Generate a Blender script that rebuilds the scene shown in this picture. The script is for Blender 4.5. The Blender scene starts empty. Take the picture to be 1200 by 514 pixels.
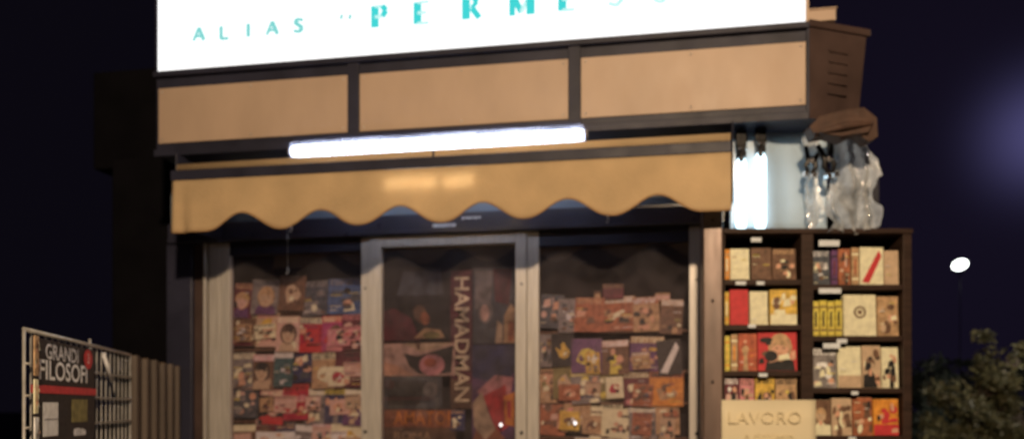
import bpy, math, random
from mathutils import Vector, Matrix, noise as mnoise
R = math.radians
sc = bpy.context.scene
col = sc.collection
random.seed(7)

# ------------------------------------------------------------------ camera geometry
TH = R(10.3)
CAM = Vector((0, -4, 1.6))
D = Vector((-math.sin(TH), math.cos(TH), 0))
RT = Vector((math.cos(TH), math.sin(TH), 0))
HZ = 475.0

def at(px, py, Y):
    """real place of a photo point on the facade-parallel plane y = Y"""
    u = (px - 600) / 1000.0
    v = D + RT * u
    t = (Y - CAM.y) / v.y
    return Vector((CAM.x + t * v.x, Y, CAM.z + t * (HZ - py) / 1000.0))

def wg(px, py, t):
    """coordinates in the frame of the side wing (turned by TH): across, up"""
    return ((px - 600) / 1000.0 * t, CAM.z + (HZ - py) / 1000.0 * t)

# ------------------------------------------------------------------ materials
MATS = {}
def mat(name, c, rough=0.6, metal=0.0, var=0.18, scale=14, bump=0.0, bscale=60, spec=0.5, coat=0.0, trans=0.0, emit=None, es=0.0, stretch=None):
    if name in MATS: return MATS[name]
    m = bpy.data.materials.new(name); m.use_nodes = True
    nt = m.node_tree; N = nt.nodes; L = nt.links
    b = N['Principled BSDF']; out = N['Material Output']
    b.inputs['Roughness'].default_value = rough
    b.inputs['Metallic'].default_value = metal
    b.inputs['Specular IOR Level'].default_value = spec
    b.inputs['Coat Weight'].default_value = coat
    b.inputs['Coat Roughness'].default_value = 0.15
    tc = N.new('ShaderNodeTexCoord'); mp = N.new('ShaderNodeMapping')
    L.new(tc.outputs['Object'], mp.inputs['Vector'])
    if stretch: mp.inputs['Scale'].default_value = stretch
    nz = N.new('ShaderNodeTexNoise'); nz.inputs['Scale'].default_value = scale; nz.inputs['Detail'].default_value = 6
    L.new(mp.outputs['Vector'], nz.inputs['Vector'])
    rp = N.new('ShaderNodeValToRGB')
    lo = [x * (1 - var) for x in c]; hi = [min(1, x * (1 + var)) for x in c]
    rp.color_ramp.elements[0].position = 0.3; rp.color_ramp.elements[0].color = (*lo, 1)
    rp.color_ramp.elements[1].position = 0.7; rp.color_ramp.elements[1].color = (*hi, 1)
    L.new(nz.outputs['Fac'], rp.inputs['Fac'])
    L.new(rp.outputs['Color'], b.inputs['Base Color'])
    if rough < 0.95:
        mr = N.new('ShaderNodeMapRange'); mr.inputs['To Min'].default_value = max(0.03, rough - 0.1); mr.inputs['To Max'].default_value = min(1, rough + 0.12)
        n2 = N.new('ShaderNodeTexNoise'); n2.inputs['Scale'].default_value = scale * 2.3; n2.inputs['Detail'].default_value = 5
        L.new(mp.outputs['Vector'], n2.inputs['Vector']); L.new(n2.outputs['Fac'], mr.inputs['Value']); L.new(mr.outputs['Result'], b.inputs['Roughness'])
    if bump:
        n3 = N.new('ShaderNodeTexNoise'); n3.inputs['Scale'].default_value = bscale; n3.inputs['Detail'].default_value = 4
        L.new(mp.outputs['Vector'], n3.inputs['Vector'])
        bp = N.new('ShaderNodeBump'); bp.inputs['Strength'].default_value = bump; bp.inputs['Distance'].default_value = 0.01
        L.new(n3.outputs['Fac'], bp.inputs['Height']); L.new(bp.outputs['Normal'], b.inputs['Normal'])
    if trans:
        tr = N.new('ShaderNodeBsdfTranslucent'); mx = N.new('ShaderNodeMixShader'); mx.inputs['Fac'].default_value = trans
        gmn = N.new('ShaderNodeGamma'); gmn.inputs['Gamma'].default_value = .55; L.new(rp.outputs['Color'], gmn.inputs['Color']); L.new(gmn.outputs['Color'], tr.inputs['Color'])
        L.new(b.outputs['BSDF'], mx.inputs[1]); L.new(tr.outputs['BSDF'], mx.inputs[2]); L.new(mx.outputs['Shader'], out.inputs['Surface'])
    if emit:
        b.inputs['Emission Color'].default_value = (*emit, 1); b.inputs['Emission Strength'].default_value = es
    MATS[name] = m
    return m

def glow(name, c, s):
    if name in MATS: return MATS[name]
    m = bpy.data.materials.new(name); m.use_nodes = True
    nt = m.node_tree; nt.nodes.clear()
    e = nt.nodes.new('ShaderNodeEmission'); o = nt.nodes.new('ShaderNodeOutputMaterial')
    e.inputs['Color'].default_value = (*c, 1); e.inputs['Strength'].default_value = s
    nt.links.new(e.outputs[0], o.inputs['Surface'])
    MATS[name] = m
    return m

def glass(name, tint, rough=0.02, ior=1.5, clear=1.0, body=(.6, .65, .7)):
    """thin sheet: mirror reflection by Fresnel over a tinted see-through sheet, optional milky body"""
    m = bpy.data.materials.new(name); m.use_nodes = True
    nt = m.node_tree; nt.nodes.clear(); N = nt.nodes; L = nt.links
    o = N.new('ShaderNodeOutputMaterial'); t = N.new('ShaderNodeBsdfTransparent'); g = N.new('ShaderNodeBsdfGlossy')
    f = N.new('ShaderNodeFresnel'); 
    gm = N.new('ShaderNodeNewGeometry'); im = N.new('ShaderNodeMapRange'); im.inputs['To Min'].default_value = ior; im.inputs['To Max'].default_value = 1 / ior
    L.new(gm.outputs['Backfacing'], im.inputs['Value']); L.new(im.outputs['Result'], f.inputs['IOR'])
    tc = N.new('ShaderNodeTexCoord')
    nz = N.new('ShaderNodeTexNoise'); nz.inputs['Scale'].default_value = 3.0; L.new(tc.outputs['Object'], nz.inputs['Vector'])
    bp = N.new('ShaderNodeBump'); bp.inputs['Strength'].default_value = 0.06; bp.inputs['Distance'].default_value = 0.02
    L.new(nz.outputs['Fac'], bp.inputs['Height']); L.new(bp.outputs['Normal'], g.inputs['Normal'])
    t.inputs['Color'].default_value = (*tint, 1); g.inputs['Roughness'].default_value = rough
    mx = N.new('ShaderNodeMixShader'); L.new(f.outputs[0], mx.inputs['Fac'])
    src = t.outputs[0]
    if clear < 1:
        df = N.new('ShaderNodeBsdfDiffuse'); df.inputs['Color'].default_value = (*body, 1)
        tl = N.new('ShaderNodeBsdfTranslucent'); tl.inputs['Color'].default_value = (*body, 1)
        m1 = N.new('ShaderNodeMixShader'); m1.inputs['Fac'].default_value = 0.5
        L.new(df.outputs[0], m1.inputs[1]); L.new(tl.outputs[0], m1.inputs[2])
        m2 = N.new('ShaderNodeMixShader')
        n2 = N.new('ShaderNodeTexNoise'); n2.inputs['Scale'].default_value = 9.0; n2.inputs['Detail'].default_value = 6; L.new(tc.outputs['Object'], n2.inputs['Vector'])
        mr = N.new('ShaderNodeMapRange'); mr.inputs['From Min'].default_value = .3; mr.inputs['From Max'].default_value = .7
        mr.inputs['To Min'].default_value = (1 - clear) * .45; mr.inputs['To Max'].default_value = min(1, (1 - clear) * 1.5)
        L.new(n2.outputs['Fac'], mr.inputs['Value']); L.new(mr.outputs['Result'], m2.inputs['Fac'])
        L.new(t.outputs[0], m2.inputs[1]); L.new(m1.outputs[0], m2.inputs[2]); src = m2.outputs[0]
    L.new(src, mx.inputs[1]); L.new(g.outputs[0], mx.inputs[2]); L.new(mx.outputs[0], o.inputs['Surface'])
    MATS[name] = m
    return m

DARK = mat('dark_painted_metal', (.024, .025, .044), .5, 0, .3, 6, .05, 40, spec=.3)
BROWN = mat('brown_painted_metal', (.070, .045, .040), .5, 0, .25, 7, .05, 30, spec=.4)
TAN = mat('beige_fascia_panel', (.48, .355, .265), .5, 0, .07, 3, .04, 25, stretch=(2, 2, 1))
ALU = mat('beige_aluminium', (.50, .465, .43), .42, 0.15, .12, 10, .03, 80, stretch=(6, 6, .6))
AWN = mat('tan_awning_canvas', (.64, .47, .275), .85, 0, .13, 5, .5, 140, trans=.22, spec=.2)
NAVY = mat('navy_header_metal', (.035, .036, .060), .30, 0, .25, 5, .04, 30, coat=.4)
BLUEGREY = mat('bluegrey_header_board', (.20, .25, .31), .4, 0, .15, 6)
INTERIOR = mat('dark_interior', (.012, .010, .012), .9, 0, .3, 5)
SHELFWOOD = mat('dark_brown_shelf_wood', (.042, .024, .018), .5, 0, .35, 9, .1, 50, spec=.25, stretch=(1, 1, 8))
STEEL = mat('wire_steel', (.55, .53, .50), .4, .6, .25, 20)
SLAT = mat('brown_slat_metal', (.095, .072, .058), .55, .2, .3, 4, .1, 40, stretch=(1, 1, .25))
BLACKP = mat('black_plastic', (.012, .011, .012), .35, 0, .2, 30)
CHROME = mat('bright_metal', (.75, .75, .78), .15, .9, .1, 20)
GLASS = glass('window_glass', (.95, .92, .94), clear=.94, body=(.55, .50, .52))
PLASTIC = glass('crumpled_clear_plastic', (.85, .87, .88), .10, 1.6, .32, (.88, .94, 1.0))
BLOOM = glass('bloom_shell_film', (.92, .94, 1.0), .25, 1.3, .72, (.80, .84, 1.0))
CURT = mat('pale_blue_plastic_sheet', (.58, .72, .84), .3, 0, .08, 5, .05, 12, trans=.30, coat=.3)
SIGNW = glow('backlit_white_acrylic', (1.0, .99, .975), 1.35)
CYAN = glow('backlit_turquoise_film', (.06, .72, .72), .95)
PALE = glow('backlit_washed_out_film', (.60, .96, .93), 1.0)  # thin strokes paler: overexposed wash-out of the sign put into their colour
DULL = glow('backlit_dull_turquoise_film', (.24, .72, .70), .95)  # duller turquoise for the small word and quotation marks
TUBE = glow('fluorescent_tube_glow', (.74, .82, 1.0), 11.0)
TUBE2 = glow('cool_tube_glow', (.66, .90, 1.0), 4.0)
PATCHW = glow('valance_patch_glow', (1.0, .94, .76), 32.0)
PAPER = mat('cream_paper', (.82, .73, .51), .8, 0, .05, 5, .1, 8)
INK = mat('faded_pencil_ink', (.785, .685, .455), .9)

PAL = dict(
    maroon=(.10, .02, .03), red=(.42, .03, .035), crimson=(.30, .015, .04), pink=(.48, .20, .22), magenta=(.30, .04, .13),
    beige=(.42, .31, .21), cream=(.68, .58, .41), white=(.80, .78, .73), grey=(.17, .155, .155), slate=(.055, .062, .078),
    navy=(.025, .028, .085), blue=(.05, .09, .20), teal=(.035, .085, .095), black=(.012, .011, .012), yellow=(.62, .44, .08),
    gold=(.52, .33, .06), orange=(.62, .21, .03), rust=(.28, .095, .045), brown=(.12, .065, .04), tan=(.36, .235, .13),
    skin=(.50, .28, .19), palepink=(.50, .33, .28), purple=(.10, .04, .12), green=(.06, .12, .05), hair=(.045, .022, .014),
    olive=(.16, .14, .05), brick=(.33, .08, .04), silver=(.45, .45, .47))
def pal(k):
    return mat('print_' + k, tuple(min(.85, x * 1.4 + .008) for x in PAL[k]), .5, 0, .16 if k in ('cream', 'white', 'beige', 'red', 'skin', 'palepink') else .45, 38, 0, spec=.3)

POSTB = mat('brown_post_metal', (.17, .115, .095), .4, .2, .3, 5, .05, 30, stretch=(3, 3, .6))
# ------------------------------------------------------------------ mesh builder
class MB:
    def __init__(self): self.v = []; self.f = []; self.m = []; self.mats = []; self.s = []
    def mi(self, m):
        if m not in self.mats: self.mats.append(m)
        return self.mats.index(m)
    def face(self, pts, m, smooth=False):
        n = len(self.v); self.v += [tuple(p) for p in pts]; self.f.append(tuple(range(n, n + len(pts)))); self.m.append(self.mi(m)); self.s.append(smooth)
    def raw(self, vs, fs, m, smooth=False):
        n = len(self.v); self.v += [tuple(p) for p in vs]; k = self.mi(m)
        for f in fs: self.f.append(tuple(n + i for i in f)); self.m.append(k); self.s.append(smooth)
    def box(self, x0, x1, y0, y1, z0, z1, m, M=None):
        vs = [Vector(p) for p in ((x0, y0, z0), (x1, y0, z0), (x1, y1, z0), (x0, y1, z0), (x0, y0, z1), (x1, y0, z1), (x1, y1, z1), (x0, y1, z1))]
        if M: vs = [M @ p for p in vs]
        self.raw(vs, [(0, 3, 2, 1), (4, 5, 6, 7), (0, 1, 5, 4), (1, 2, 6, 5), (2, 3, 7, 6), (3, 0, 4, 7)], m)
    def prism(self, pts, y0, y1, m, M=None):
        """outline pts (x,z) counter-clockwise seen from -y, from y0 (front) to y1"""
        n = len(pts)
        vs = [Vector((x, y0, z)) for x, z in pts] + [Vector((x, y1, z)) for x, z in pts]
        if M: vs = [M @ p for p in vs]
        fs = [tuple(range(n)), tuple(range(2 * n - 1, n - 1, -1))] + [(i, i + n, (i + 1) % n + n, (i + 1) % n) for i in range(n)]
        self.raw(vs, fs, m)
    def tube(self, pts, r, m, n=8, caps=True, smooth=True):
        pts = [Vector(p) for p in pts]; rs = r if isinstance(r, (list, tuple)) else [r] * len(pts)
        vs = []; fs = []
        for i, p in enumerate(pts):
            a = pts[max(0, i - 1)]; b = pts[min(len(pts) - 1, i + 1)]
            t = (b - a).normalized(); ref = Vector((0, 0, 1)) if abs(t.z) < .9 else Vector((1, 0, 0))
            e1 = t.cross(ref).normalized(); e2 = t.cross(e1)
            for k in range(n):
                a_ = 2 * math.pi * k / n
                vs.append(p + (e1 * math.cos(a_) + e2 * math.sin(a_)) * rs[i])
        for i in range(len(pts) - 1):
            for k in range(n):
                k2 = (k + 1) % n
                fs.append((i * n + k, i * n + k2, (i + 1) * n + k2, (i + 1) * n + k))
        if caps: fs.append(tuple(range(n - 1, -1, -1))); fs.append(tuple((len(pts) - 1) * n + k for k in range(n)))
        self.raw(vs, fs, m, smooth)
    def disc(self, cx, cz, rx, rz, y, m, n=14, rot=0, th=.0004):
        p = [(cx + rx * math.cos(a) * math.cos(rot) - rz * math.sin(a) * math.sin(rot), cz + rx * math.cos(a) * math.sin(rot) + rz * math.sin(a) * math.cos(rot)) for a in [2 * math.pi * k / n for k in range(n)]]
        self.prism(p, y, y + th, m)
    def build(self, name, parent=None, bevel=0, loc=None, rz=0):
        me = bpy.data.meshes.new(name); me.from_pydata(self.v, [], self.f)
        for m in self.mats: me.materials.append(m)
        for p, k, s in zip(me.polygons, self.m, self.s): p.material_index = k; p.use_smooth = s
        me.update()
        o = bpy.data.objects.new(name, me); col.objects.link(o)
        if parent: o.parent = parent
        if loc is not None: o.location = loc
        o.rotation_euler.z = rz
        if bevel:
            b = o.modifiers.new('bevel', 'BEVEL'); b.width = bevel; b.segments = 2; b.limit_method = 'ANGLE'
        return o

def tag(o, label, cat, group=None, kind=None):
    if label: o['label'] = label
    if cat: o['category'] = cat
    if group: o['group'] = group
    if kind: o['kind'] = kind
    return o
def thing(name, label, cat, loc=(0, 0, 0), rz=0, group=None):
    o = bpy.data.objects.new(name, None); col.objects.link(o); o.location = loc; o.rotation_euler.z = rz; o.empty_display_size = .1
    return tag(o, label, cat, group)
def struct(name, mb): o = mb.build(name); o['kind'] = 'structure'; return o

def text_into(mb, s, size, m, place, extrude=.0006, xs=1.0, fat=0.0):
    """letters of the built-in font added to mb; place maps (x, z) in text plane to a Vector"""
    cu = bpy.data.curves.new('tmp', 'FONT'); cu.body = s; cu.size = size; cu.align_x = 'CENTER'; cu.align_y = 'CENTER'; cu.offset = fat; cu.resolution_u = 3
    o = bpy.data.objects.new('tmp', cu); col.objects.link(o)
    bpy.context.view_layer.update()
    me = bpy.data.meshes.new_from_object(o.evaluated_get(bpy.context.evaluated_depsgraph_get()))
    vs = [place(v.co.x * xs, v.co.y) for v in me.vertices]
    mb.raw(vs, [tuple(p.vertices) for p in me.polygons], m)
    bpy.data.objects.remove(o); bpy.data.curves.remove(cu); bpy.data.meshes.remove(me)

# ================================================================== SETTING
g = MB()
asph = mat('asphalt', (.05, .048, .05), .8, 0, .3, 8, .4, 120)
g.box(-160, 160, -60, 260, -.05, 0, asph); struct('ground', g)
pv = mat('paving_slabs', (.17, .155, .14), .8, 0, .25, 3, .3, 60)
g = MB()
for i in range(14):
    for j in range(9):
        x0 = -4.8 + i * .6; y0 = -3.2 + j * .6
        g.box(x0, x0 + .594, y0, y0 + .594, .002, .12, pv)
g.box(-4.8, 3.6, -3.2, 2.2, .001, .112, asph)
struct('pavement', g)
g = MB(); kb = mat('kerb_stone', (.25, .24, .22), .8, 0, .2, 6, .3, 60)
g.box(-4.8, 3.6, -3.36, -3.203, .002, .125, kb); struct('kerb', g)
GZ = .12

# ================================================================== KIOSK
WX0, WX1 = at(245, 300, 0).x, at(826, 300, 0).x     # opening
ZHEAD = at(537, 275, 0).z                            # bottom of header
YF = -.40                                            # fascia plane
fl = at(186, 0, YF).x; fr = at(946, 0, YF).x
def fz(px, py, Y=YF): return at(px, py, Y).z
z_sign = fz(565, 56); z_pt = fz(565, 77); z_pb = fz(565, 146); z_fb = fz(565, 160)
kl = at(196, 300, -.02).x; kr = at(850, 300, -.02).x
kiosk = thing('newsstand_kiosk', 'dark metal newspaper kiosk with beige fascia panels and three glass doors', 'kiosk', (0, 0, GZ))
def kz(z): return z - GZ
XR = at(1030, 0, .36).x
m = MB(); m.box(kl, XR, 1.55, 1.6, 0, kz(z_fb), INTERIOR); m.box(kl, kl + .04, .02, 1.55, 0, kz(z_fb), DARK); m.box(XR - .04, XR, .36, 1.549, 0, kz(z_fb), DARK)
m.build('rear_wall', kiosk)
m = MB(); m.box(kl + .04, XR - .041, .3, 1.549, .0, .04, INTERIOR); m.build('floor', kiosk)
# fascia box with chamfered right end
P0 = at(947, 30, YF); 
ch_t = (P0 - CAM).dot(D)
c2 = CAM + D * (ch_t + .10) + RT * ((1005 - 600) / 1000 * (ch_t + .10))
m = MB()
outline = [(fl - .01, YF), (P0.x, YF), (c2.x, c2.y), (c2.x - .02, c2.y + .9), (fl - .01, c2.y + .9)]
zt = kz(z_sign - .005); zb = kz(z_fb)
n = len(outline)
vs = [(x, y, zb) for x, y in outline] + [(x if i < 2 or i == 4 else x + .035, y, zt) for i, (x, y) in enumerate(outline)]
m.raw(vs, [tuple(range(n - 1, -1, -1)), tuple(range(n, 2 * n))], DARK)
for i in range(n):
    j = (i + 1) % n
    m.raw([vs[i], vs[j], vs[j + n], vs[i + n]], [(0, 1, 2, 3)], BROWN if i in (1, 2) else DARK)
m.build('fascia', kiosk)
# roof-edge cap over the chamfer
m = MB()
a = Vector((P0.x, YF, 0)); b = Vector((c2.x + .035, c2.y, 0)); dr = (b - a).normalized(); nr = Vector((dr.y, -dr.x, 0))
for (o0, o1, z0, z1) in ((-.001, .012, -.012, .016),):
    p = [a + nr * o1, b + nr * o1 + dr * .012, b - nr * .05 + dr * .012, a - nr * .05]
    m.raw([(q.x, q.y, zt + z0) for q in p] + [(q.x, q.y, zt + z1) for q in p], [(3, 2, 1, 0), (4, 5, 6, 7), (0, 1, 5, 4), (1, 2, 6, 5), (2, 3, 7, 6), (3, 0, 4, 7)], BROWN)
m.build('roof_trim', kiosk, .003)
# ventilation slots on chamfer
for k in range(5):
    m = MB(); s0, s1 = .30, .62; L_ = (b - a).length; z0 = zt - .10 - k * .043
    tl = .012 * (1 + 0)
    p = [a + dr * L_ * s0 + nr * .001, a + dr * L_ * s1 + nr * .001]
    q = [p[0] + nr * .007, p[1] + nr * .007]
    # the face leans: follow it
    lean = lambda z: (z - zb) / (zt - zb)
    sh = [dr * (.035 * lean(z0)) * .46]
    vv = []
    for z in (z0, z0 + .010):
        for w in (p[0], p[1], q[1], q[0]): vv.append((w.x + sh[0].x, w.y + sh[0].y, z))
    m.raw(vv, [(3, 2, 1, 0), (4, 5, 6, 7), (0, 1, 5, 4), (1, 2, 6, 5), (2, 3, 7, 6), (3, 0, 4, 7)], BROWN)
    m.build('vent_slat', kiosk)
# fascia beige panels
for (p0, p1) in ((186.5, 408), (422, 666), (681, 944)):
    m = MB(); x0 = at(p0, 100, YF).x; x1 = at(p1, 100, YF).x
    m.box(x0, x1, YF - .006, YF - .001, kz(z_pb), kz(z_pt), TAN); fp = m.build('fascia_panel', kiosk, .002)
    for xx in (x0 + .02, (x0 + x1) / 2, x1 - .02):
        for zz in (kz(z_pb) + .018, kz(z_pt) - .018):
            m = MB(); m.tube([(xx, YF - .0062, zz), (xx, YF - .0085, zz)], .0045, STEEL, 8); m.build('screw', fp)
for (p0, p1) in ((408.5, 421.5), (666.5, 680.5), (944.5, 948)):
    m = MB(); m.box(at(p0, 100, YF).x, at(p1, 100, YF).x, YF - .016, YF - .0015, kz(z_fb), kz(z_sign) - .008, DARK); m.build('fascia_mullion', kiosk, .002)
# fascia ledges
m = MB(); m.box(fl - .012, P0.x, YF - .022, YF - .001, kz(z_fb) - .012, kz(z_fb) + .02, DARK); m.build('fascia_ledge', kiosk, .003)
m = MB(); m.box(fl - .012, P0.x, YF - .03, YF - .001, kz(z_sign) - .03, kz(z_sign) - .006, DARK); m.build('fascia_ledge', kiosk, .003)
# header behind awning
zh1 = at(540, 250, -.02).z
m = MB(); m.box(WX0 - .2, kr, -.02, .04, kz(zh1), kz(z_fb) - .014, BLUEGREY); m.build('header_board', kiosk)
m = MB(); m.box(WX0 - .2, kr - .002, -.05, .05, kz(ZHEAD), kz(zh1) - .001, NAVY); m.box(WX0 - .2, kr - .002, -.056, -.051, kz(ZHEAD) + .004, kz(ZHEAD) + .02, NAVY)
m.build('header_beam', kiosk, .003)
m = MB(); m.box(at(507, 0, -.05).x, at(534, 0, -.05).x, -.0535, -.0505, kz(at(520, 266, -.05).z), kz(at(520, 262, -.05).z), pal('silver')); m.build('header_plate', kiosk)
m = MB(); pc = at(552, 255, -.053)
for k in range(6): m.box(pc.x - .045 + k * .016, pc.x - .034 + k * .016, -.0532, -.0505, kz(pc.z) - .006 + .002 * (k % 2), kz(pc.z) + .006, pal('white'))
m.build('header_plate', kiosk)
# posts
m = MB(); x1 = WX0 - .002; m.box(kl, x1 - .075, -.03, .10, 0, kz(ZHEAD) - .001, NAVY); m.box(x1 - .074, x1 - .012, -.015, .10, 0, kz(ZHEAD) - .001, BROWN); m.build('corner_post', kiosk, .006)
m = MB(); m.box(x1 - .011, x1, -.035, .06, 0, kz(ZHEAD) - .001, ALU); m.build('post_trim', kiosk, .002)
qx0 = at(824, 0, -.37).x; qx1 = at(847, 0, -.37).x
m = MB(); m.box(qx0, qx1, -.37, .14, 0, kz(ZHEAD) + .045, POSTB); m.build('corner_post', kiosk, .006)
for py in (258, 352, 447):
    p = at(835, py, -.372); m = MB(); m.tube([(p.x, -.3702, kz(p.z)), (p.x, -.375, kz(p.z))], .006, BLACKP, 10); m.build('screw', kiosk)

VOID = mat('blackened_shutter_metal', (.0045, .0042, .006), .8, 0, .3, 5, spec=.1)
# left return of the kiosk roof, darker and farther back
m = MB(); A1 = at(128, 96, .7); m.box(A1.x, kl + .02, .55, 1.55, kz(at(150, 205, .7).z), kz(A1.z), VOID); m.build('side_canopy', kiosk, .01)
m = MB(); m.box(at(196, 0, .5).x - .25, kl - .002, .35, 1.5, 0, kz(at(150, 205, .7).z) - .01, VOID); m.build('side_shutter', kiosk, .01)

# ------------------------------------------------------------------ doors
GDX = [(248, 435), (435.6, 618), (618.6, 822)]
ylab = ['left glass door of the kiosk with dense magazine rows behind it', 'middle glass door of the kiosk with large posters and a bright top rail', 'right glass door of the kiosk beside the brown post']
for i, (p0, p1) in enumerate(GDX):
    x0 = at(p0, 0, 0).x; x1 = at(p1, 0, 0).x; yo = (0.0, -.012, 0.0)[i]
    d = thing('glass_door', ylab[i], 'glass door', ((x0 + x1) / 2, yo, GZ), 0, 'glass doors of the kiosk')
    w = (x1 - x0) / 2; H = kz(ZHEAD) - .003 - (0.0)
    sw = [(at(p0 + 23, 0, 0).x - x0, at(446, 0, 0).x - x0 if False else .045), (.058, .052), (.055, .055)][i]
    for s, ww in ((-1, sw[0]), (1, sw[1])):
        m = MB(); xa, xb = (-w, -w + ww) if s < 0 else (w - ww, w)
        m.box(xa, xb, -.02, .02, .02, H, ALU)
        m.box(xa + ww * .42, xa + ww * .50, -.0225, -.0202, .03, H - .01, ALU)
        st = m.build('stile', d, .003)
    for (z0, z1) in ((H - (.062, .05, .07)[i], H), (.021, .14)):
        m = MB(); m.box(-w + sw[0] + .0005, w - sw[1] - .0005, -.018, .018, z0, z1, ALU if i == 1 or z1 < 1 else DARK); m.build('rail', d, .003)
    m = MB(); m.box(-w + sw[0] - .01, w - sw[1] + .01, -.003, .003, .13, H - .045, GLASS); m.build('pane', d)
    for zz in (kz(at(436, 505, 0).z), kz(at(436, 338, 0).z)):
        m = MB(); m.tube([(w - .022, -.0205, zz), (w - .022, -.026, zz)], .008 if zz < 1.7 else .005, BLACKP, 12); m.build('lock', d)
    if i == 2:
        pass

# small hooks and glints hanging under the awning
for (px, py, Y, lb) in ((341, 268, -.16, 'small white hook hanging below the awning over left glass door'), (337, 317, -.06, 'small white tag hanging in front of left glass door'), (712, 257, -.16, 'small white hook hanging below the awning over right glass door')):
    p = at(px, py, Y); h = thing('hanging_hook', lb, 'hook', p)
    m = MB(); top = ZHEAD + .12 - p.z
    m.tube([(0, 0, .012), (0, 0, top)], .0012, STEEL, 5); m.build('wire', h)
    m = MB(); m.tube([(0, 0, .014), (.004, 0, 0), (.0, 0, -.014), (-.006, 0, -.010)], .0042, pal('white'), 6); m.build('hook', h)

# ================================================================== BACKLIT SIGN
ys = YF - .02
sx0 = at(185, 0, ys).x; sx1 = at(944, 0, ys).x; szb = at(565, 57, ys).z
sg = thing('backlit_sign', 'large glowing white signboard with turquoise lettering on the kiosk roof', 'sign', ((sx0 + sx1) / 2, ys, szb))
hw = (sx1 - sx0) / 2
m = MB(); m.box(-hw, hw, 0, .012, 0, .62, SIGNW); m.build('acrylic_face', sg)
m = MB(); m.box(-hw, hw, .013, .16, 0, .62, DARK); m.box(hw + .001, hw + .012, -.004, .16, -.0, .62, TAN); m.box(-hw - .010, -hw - .001, -.004, .16, 0, .62, DARK); m.build('housing', sg)
m = MB(); m.box(-hw - .01, hw + .012, -.006, .16, .621, .65, DARK); m.build('top_cap', sg)
# lettering: stems and strokes built as flat pieces of film
def sgn(px, py): p = at(px, py, ys); return p.x - (sx0 + sx1) / 2, p.z - szb
GL = {
 'A': [((0, 0), (.5, 1), 1), ((.5, 1), (1, 0), 3), ((.2, .35), (.8, .35), 0)],
 'L': [((.2, 0), (.2, 1), 2), ((.2, .03), (.9, .03), 1)],
 'I': [((.5, 0), (.5, 1), 3)],
 'S': [((.9, .85), (.5, 1), 1), ((.5, 1), (.12, .78), 2), ((.12, .78), (.88, .28), 3), ((.88, .28), (.5, 0), 2), ((.5, 0), (.08, .14), 1)],
 'P': [((.15, 0), (.15, 1), 5), ((.15, .97), (.6, .97), 0), ((.6, .97), (.85, .74), 4), ((.85, .74), (.6, .48), 4), ((.6, .48), (.15, .48), 0)],
 'E': [((.2, 0), (.2, 1), 5), ((.2, .98), (.9, .98), 0), ((.2, .5), (.75, .5), 0), ((.2, .02), (.9, .02), 0)],
 'R': [((.15, 0), (.15, 1), 5), ((.15, .97), (.6, .97), 0), ((.6, .97), (.82, .76), 4), ((.82, .76), (.5, .5), 3), ((.5, .5), (.95, .02), 4)],
 'M': [((.08, 0), (.08, 1), 4), ((.08, 1), (.5, .12), 4), ((.5, .12), (.92, 1), 2), ((.92, 1), (.92, 0), 5)],
 'O': [((.5 + .42 * math.cos(a), .5 + .5 * math.sin(a)), (.5 + .42 * math.cos(a + .524), .5 + .5 * math.sin(a + .524)), 3 if abs(math.cos(a + .26)) > .5 else 0) for a in [k * .524 for k in range(12)]],
}
def letter(c, px, pyb, w, h, big):
    m = MB(); x0, z0 = sgn(px, pyb)
    W = w / 285.; H = h / 285.
    for k, (p, q, lv) in enumerate(GL[c]):
        th = (.013, .014, .018, .019, .026, .036)[lv]
        a = Vector((x0 + (p[0] - .5) * W, 0, z0 + p[1] * H)); b = Vector((x0 + (q[0] - .5) * W, 0, z0 + q[1] * H))
        dd = (b - a).normalized(); nn = Vector((dd.z, 0, -dd.x)) * th / 2
        y = -.0012 - k * .0004
        mt = (CYAN if lv >= 3 else PALE) if big else DULL
        pts = [a - nn, b - nn, b + nn, a + nn]
        m.prism([(v.x, v.z) for v in pts], y, -.0002, mt)
    m.build('letter', sg)
for c, px, py in zip('ALIAS', (233, 263, 291, 319, 350), (48, 46, 43.5, 41, 38)): letter(c, px, py, 15, 17, False)
for c, px, py in zip('PERMESSO', (446, 495, 553, 611, 665, 722, 775, 830), (32, 28, 22.5, 18, 12.5, 7, 3, -2)): letter(c, px, py, 27 if c == 'M' else 21, 27, True)
m = MB()
for dx in (-5, 5):
    x, z = sgn(405 + dx, 20); m = MB(); m.prism([(x - .008, z - .01), (x + .004, z - .012), (x + .010, z + .008), (x - .002, z + .012)], -.0014, -.0002, DULL); m.build('quotation_mark', sg)
# small beige block on the roof beside sign
p = at(963, 27, YF + .02)
m = MB(); m.box(-.055, .055, 0, .15, 0, .045, TAN); m.box(-.06, .06, -.004, .155, .0455, .052, TAN)
tag(m.build('roof_box', None, .003, loc=(p.x, p.y, z_sign + .012)), 'small beige metal box on the kiosk roof right of the glowing sign', 'box')

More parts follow.
